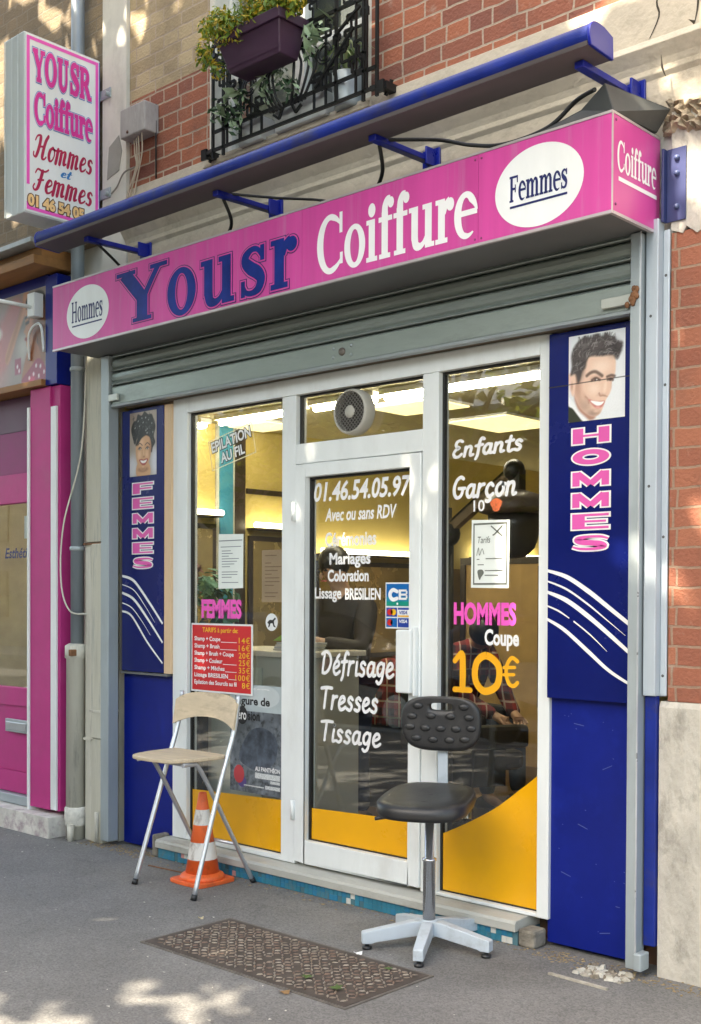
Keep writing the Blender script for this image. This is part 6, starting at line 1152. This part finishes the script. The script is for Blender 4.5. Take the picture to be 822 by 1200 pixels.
for x, z, m_ in ((-1.33,1.55,mat('bloom_blue', (.3,.5,.62), .6)),(-1.22,1.42,mat('bloom_yellow', (.7,.5,.08), .6)),(-1.3,1.66,mat('bloom_brown', (.25,.1,.06), .6)),(-1.4,1.42,mat('bloom_yellow', (.7,.5,.08), .6)),(-1.17,1.58,mat('bloom_mint', (.2,.42,.3), .6))):
    b_ = MB(); foliage(b_, (x,.4,z), (.06,.05,.06), 50, .035, int(x*-100)); b_.build('bloom', m_, t, recalc=False)
t = thing('flower_shelf', 'low dark shelf under the bouquet', 'shelf', (-1.3,.5,.1)); MB().box(-1.6,-1.135,.3,.8,1.05,1.098).build('board', DKW, t)
for x in (-1.57,-1.17): MB().box(x-.02,x+.02,.34,.76,.1,1.049).build('leg', DKW, t)
def salon_chair(x, y, rz, m_, label):
    t = thing('salon_chair', label, 'chair', (x,y,.1), 'padded chairs in the salon'); t['base'] = (0,0,0); t.rotation_euler = (0,0,R(rz))
    MB().box(-.27,.27,-.26,.26,.38,.5).build('seat', m_, t, .04); MB().box(-.27,.27,.24,.36,.45,.98).build('backrest', m_, t, .05)
    for s in (-1,1): MB().box(s*.31-.04,s*.31+.04,-.25,.3,.52,.66).build('armrest', m_, t, .03); MB().box(s*.31-.02,s*.31+.02,-.1,.1,.3,.519).build('arm_post', BLACK, t)
    MB().lathe((0,0,0), [(.26,0),(.26,.02),(.05,.05),(.035,.06),(.035,.379)], 24).build('base', CHROME, t); return t
BURG = mat('burgundy_leather', (.13,.015,.02), .35, var=.2); DLEA = mat('black_leather', (.018,.016,.016), .4)
salon_chair(.42,2.5,200,BURG,'burgundy padded chair to the right of the seated person'); salon_chair(-.72,2.25,70,DLEA,'black chair on which the plaid shirt person sits'); salon_chair(-.02,1.5,150,DLEA,'black padded chair between the counter and the right window')
salon_chair(.55,3.3,180,BURG,'burgundy padded chair furthest back in the right window')
sc_ = MB(); P = []
for i in range(13):
    for k in range(9): u, v = i/12, k/8; L_ = v*.62; P.append((-.92+.36*u+.03*math.sin(v*5), 1.80-min(L_,.235)-.012*abs(math.sin(u*11))*(v > .4), 1.052+.05*math.sin(v*7)*(v < .38)*abs(math.sin(u*6))-max(0,L_-.235)))
sc_.add(P, [(i*9+k,i*9+9+k,i*9+10+k,i*9+k+1) for i in range(12) for k in range(8)], 0, True)
so2 = sc_.build('tartan_scarf', plaid_mat('tartan', (.36,.04,.03), (.03,.02,.02), (.6,.5,.35)), None, recalc=False); so2.modifiers.new('thick','SOLIDIFY').thickness = .008; tag(so2, 'red and cream tartan scarf hanging over the black counter', 'scarf')
hdx = thing('hood_dryer', 'dark hood hair dryer on a jointed wall arm in the right window', 'hair dryer', (.45,1.0,2.0)); DK = mat('dryer_dark', (.03,.026,.022), .4)
MB().bar((.22,1.0,1.9),(.63,1.0,2.18),.05,.06).build('arm', mat('dryer_tan', (.26,.18,.1), .5), hdx); MB().bar((.235,.99,1.935),(.63,.99,2.21),.03,.012).build('cable_cover', DK, hdx)
j_ = MB(); j_.ell((.22,1.0,1.87),(.06,.06,.07)); j_.box(.17,.21,.97,1.03,1.88,2.02); j_.build('joint', DK, hdx, recalc=False); j_ = MB(); j_.ell((.655,1.0,2.2),(.06,.06,.06)); j_.box(.66,.71,.97,1.03,1.98,2.2); j_.build('joint', DK, hdx, recalc=False)
MB().lathe((.66,1.0,1.76), [(.0,-.04),(.06,-.03),(.11,.02),(.14,.12),(.145,.2)], 28).build('hood', DK, hdx); MB().lathe((.66,1.0,1.96), [(.146,.0),(.19,.01),(.2,.04),(.15,.1),(.06,.13),(.0,.13)], 28).build('shade', mat('dryer_brown', (.12,.085,.06), .4), hdx)
MB().tube([(.22,1.0,1.86),(.22,1.0,.12)], .022, 12).build('stand', DK, hdx); MB().lathe((.22,1.0,.1), [(.22,0),(.22,.025),(.04,.05)], 24).build('base', DK, hdx)
t = thing('added_dark_counter', 'long black counter added to darken the view behind the door glass', 'counter', (-.75,1.75,.1)); MB().box(-1.75,-.35,1.62,1.9,.1,1.0).build('body', mat('counter_black', (.012,.011,.011), .5), t, .006); MB().box(-1.78,-.32,1.59,1.93,1.002,1.04).build('top', DKW, t, .006)  # black counter added to keep the view through the lower door dark
t = thing('tall_board', 'tall ochre panel with dark frame behind the right window', 'screen', (-1.2,3.9,.1)); MB().box(-1.9,-.5,3.96,4.0,.1,1.8).build('panel', mat('ochre_panel', (.5,.33,.13), .6), t); b_ = MB(); b_.box(-1.95,-.45,3.94,4.01,1.802,1.86); b_.box(-1.95,-1.902,3.94,4.01,.1,1.8); b_.box(-.498,-.45,3.94,4.01,.1,1.8); b_.build('frame', DKW, t)
for i, x in enumerate((-1.15,-1.05,-.85)): MB().box(x,x+.008,3.952,3.9595,.6,1.78).build('groove', DKW, t)
t = thing('dark_cabinet', 'dark cabinet with a yellow label at the right of the salon', 'cabinet', (.1,4.4,.1)); MB().box(-.42,.35,4.35,4.8,.1,1.5).build('carcass', DKW, t); MB().box(-.4,-.28,4.343,4.3495,1.25,1.4).build('label', mat('label_yellow', (.7,.5,.15), .5), t); MB().box(-.4,-.1,4.343,4.3495,.98,1.03).build('label', mat('label_orange', (.6,.28,.1), .5), t)

# ------------------------------------------------------------------ people in the salon
def skin_obj(name, V, Ed, rad, m_, parent, sub=2, root=0):
    me = bpy.data.meshes.new(name); off = Vector(parent['base']) if parent else Vector((0,0,0)); me.from_pydata([tuple(Vector(v)-off) for v in V], Ed, []); me.materials.append(m_)
    o = bpy.data.objects.new(name, me); COL.objects.link(o); o.parent = parent; md = o.modifiers.new('skin', 'SKIN'); md.use_smooth_shade = True
    if not me.skin_vertices: 
        with bpy.context.temp_override(object=o, active_object=o): pass
    sl_ = me.skin_vertices[0].data if me.skin_vertices else None
    if sl_:
        for i, r in enumerate(rad):
            sl_[i].radius = (r, r) if not isinstance(r, tuple) else r; sl_[i].use_root = (i == root)
    s = o.modifiers.new('sub', 'SUBSURF'); s.levels = s.render_levels = sub; return o
def hand(parent, wrist, d, side, m_, name='hand'):
    """palm with four curled fingers and a thumb, one skinned mesh"""
    w = Vector(wrist); d = Vector(d).normalized(); n = Vector((0,0,1)); s = d.cross(n).normalized()*side; V = [w, w+d*.045, w+d*.085]; E_2 = [(0,1),(1,2)]; r = [.022,(.034),(.034)]
    for i, (o_, l) in enumerate(((-.03,.065),(-.01,.075),(.01,.072),(.03,.055))):
        b = len(V); p0 = w+d*.08+s*o_; V += [p0, p0+d*l*.45+s*o_*.1-n*.004, p0+d*l*.8-n*.016, p0+d*l-n*.03]; E_2 += [(2,b),(b,b+1),(b+1,b+2),(b+2,b+3)]; r += [.011,.0095,.009,.0075]
    b = len(V); p0 = w+d*.03-s*.03; V += [p0, p0+d*.03-s*.022-n*.006, p0+d*.055-s*.028-n*.012]; E_2 += [(1,b),(b,b+1),(b+1,b+2)]; r += [.013,.011,.009]
    return V, E_2, r
def person(label, J, cloth, skin, shirt, trousers, hair, shoe, hands=True):
    t = thing('person', label, 'person', (J['hip'][0],J['hip'][1],.1)); v = {k: Vector(p) for k, p in J.items()}
    names = ['hip','waist','chest','neck','headbase','head','crown','shl','ell','wrl','shr','elr','wrr','hpl','knl','anl','tol','hpr','knr','anr','tor']
    rad = dict(hip=.12,waist=.115,chest=.13,neck=.055,headbase=.06,head=.092,crown=.07,shl=.06,ell=.042,wrl=.03,shr=.06,elr=.042,wrr=.03,hpl=.085,knl=.056,anl=.04,tol=.035,hpr=.085,knr=.056,anr=.04,tor=.035)
    ix = {n: i for i, n in enumerate(names)}; ed = [('hip','waist'),('waist','chest'),('chest','neck'),('neck','headbase'),('headbase','head'),('head','crown'),('chest','shl'),('shl','ell'),('ell','wrl'),('chest','shr'),('shr','elr'),('elr','wrr'),('hip','hpl'),('hpl','knl'),('knl','anl'),('anl','tol'),('hip','hpr'),('hpr','knr'),('knr','anr'),('anr','tor')]
    V = [v[n] for n in names]; E2 = [(ix[a],ix[b]) for a, b in ed]; r = [rad[n] for n in names]
    for w, e, sd_ in (('wrl','ell',1),('wrr','elr',-1)):
        hv, he, hr = hand(t, v[w], v[w]-v[e], sd_, skin); o = len(V); V += hv[1:]; r += hr[1:]; mp = lambda i: ix[w] if i == 0 else o+i-1; E2 += [(mp(a),mp(b)) for a, b in he]
    skin_obj('body', V, E2, r, skin, t)
    def garment(nm, keys, edges, m_, ex):
        ii = {n: i for i, n in enumerate(keys)}; skin_obj(nm, [v[n] for n in keys], [(ii[a],ii[b]) for a, b in edges], [rad[n]*ex+.012 for n in keys], m_, t)
    garment('top', ['hip','waist','chest','shl','ell','wrl','shr','elr','wrr','neck'], [('hip','waist'),('waist','chest'),('chest','neck'),('chest','shl'),('shl','ell'),('ell','wrl'),('chest','shr'),('shr','elr'),('elr','wrr')], shirt, 1.12)
    garment('trousers', ['hip','hpl','knl','anl','hpr','knr','anr'], [('hip','hpl'),('hpl','knl'),('knl','anl'),('hip','hpr'),('hpr','knr'),('knr','anr')], trousers, 1.1)
    for a, b in (('anl','tol'),('anr','tor')):
        d = (v[b]-v[a]); d.z = 0; d = d.normalized(); p = Vector((v[a].x,v[a].y,.1)); so = MB(); pts = [(-.08,.0,.045,.05),(-.06,.0,.05,.085),(.0,.0,.048,.08),(.08,.0,.05,.055),(.14,.0,.05,.045),(.19,.0,.03,.03)]; vs = []; s = Vector((-d.y,d.x,0)); n = 12
        for (u, _, wd, h) in pts: vs += [p+d*u+s*wd*math.cos(q*2*math.pi/n)+Vector((0,0,max(.0,h*.5+h*.5*math.sin(q*2*math.pi/n)))) for q in range(n)]
        so.add(vs, [(i*n+k,i*n+(k+1)%n,(i+1)*n+(k+1)%n,(i+1)*n+k) for i in range(len(pts)-1) for k in range(n)], 0, True); so.add(vs[:n],[tuple(range(n))]); so.add(vs[-n:],[tuple(range(n))]); so.build('shoe', shoe, t)
    up = (v['crown']-v['headbase']).normalized(); fw = Vector(J['face']).normalized(); q = up.to_track_quat('Z','Y').to_matrix(); hm = MB(); hm.ell(v['head']-fw*.022+up*.03, (.1,.1,.105), 18, 0, q); hm.build('hair', hair, t)
    fm_ = MB(); c = v['head']+up*.0; sd = up.cross(fw).normalized()
    for s in (-1,1): fm_.ell(c+fw*.088+sd*s*.033+up*.005, (.012,.012,.008), 10)
    fm_.build('eyes', mat('eye_dark', (.03,.02,.02), .3), t); nz = MB(); nz.ell(c+fw*.1-up*.025, (.014,.014,.022), 10); nz.build('nose', skin, t); mo = MB(); mo.ell(c+fw*.086-up*.058, (.022,.022,.006), 10); mo.build('mouth', LIP, t)
    return t
SKN = mat('person_skin', (.42,.25,.16), .5, var=.06); JEAN = mat('jeans_blue', (.07,.1,.16), .8, var=.2, vscale=20); NAVJ = mat('navy_trousers', (.012,.018,.045), .85); DJK = mat('brown_jacket', (.028,.02,.018), .6, var=.3); HB = mat('dark_hair', (.012,.01,.01), .4)
PLD = plaid_mat('plaid_shirt', (.26,.03,.03), (.03,.025,.03), (.5,.42,.36))
stp = (-.62,1.05)
person('standing person in a dark brown jacket and navy trousers behind the door glass', dict(hip=(-.62,1.05,1.0),waist=(-.62,1.05,1.13),chest=(-.62,1.03,1.38),neck=(-.63,1.01,1.55),headbase=(-.64,.99,1.6),head=(-.66,.96,1.69),crown=(-.66,.96,1.77),shl=(-.80,1.0,1.45),ell=(-.87,.9,1.22),wrl=(-.72,.72,1.24),shr=(-.44,1.03,1.45),elr=(-.38,.92,1.2),wrr=(-.52,.72,1.24),hpl=(-.72,1.05,.93),knl=(-.73,1.03,.56),anl=(-.73,1.06,.18),tol=(-.73,.92,.13),hpr=(-.52,1.05,.93),knr=(-.50,1.02,.56),anr=(-.49,1.05,.18),tor=(-.49,.91,.13),face=(-.1,-1,-.3)), None, SKN, DJK, NAVJ, HB, BLACK)
person('seated person in a red plaid shirt and blue jeans leaning forward in the right window', dict(hip=(-0.72,2.25,.66),waist=(-0.66,2.22,.80),chest=(-0.50,2.14,1.06),neck=(-0.38,2.08,1.2),headbase=(-0.35,2.06,1.23),head=(-0.27,2.0,1.27),crown=(-0.22,1.97,1.32),shl=(-0.44,2.29,1.13),ell=(-0.27,2.25,.85),wrl=(-0.10,2.12,.74),shr=(-0.48,1.94,1.13),elr=(-0.34,1.88,.85),wrr=(-0.14,1.96,.74),hpl=(-0.64,2.33,.64),knl=(-0.24,2.33,.62),anl=(-0.20,2.3,.19),tol=(-0.04,2.26,.13),hpr=(-0.66,2.12,.64),knr=(-0.28,2.05,.62),anr=(-0.28,2.06,.19),tor=(-0.12,2.02,.13),face=(.8,-.3,-.6)), None, SKN, PLD, JEAN, HB, BLACK)
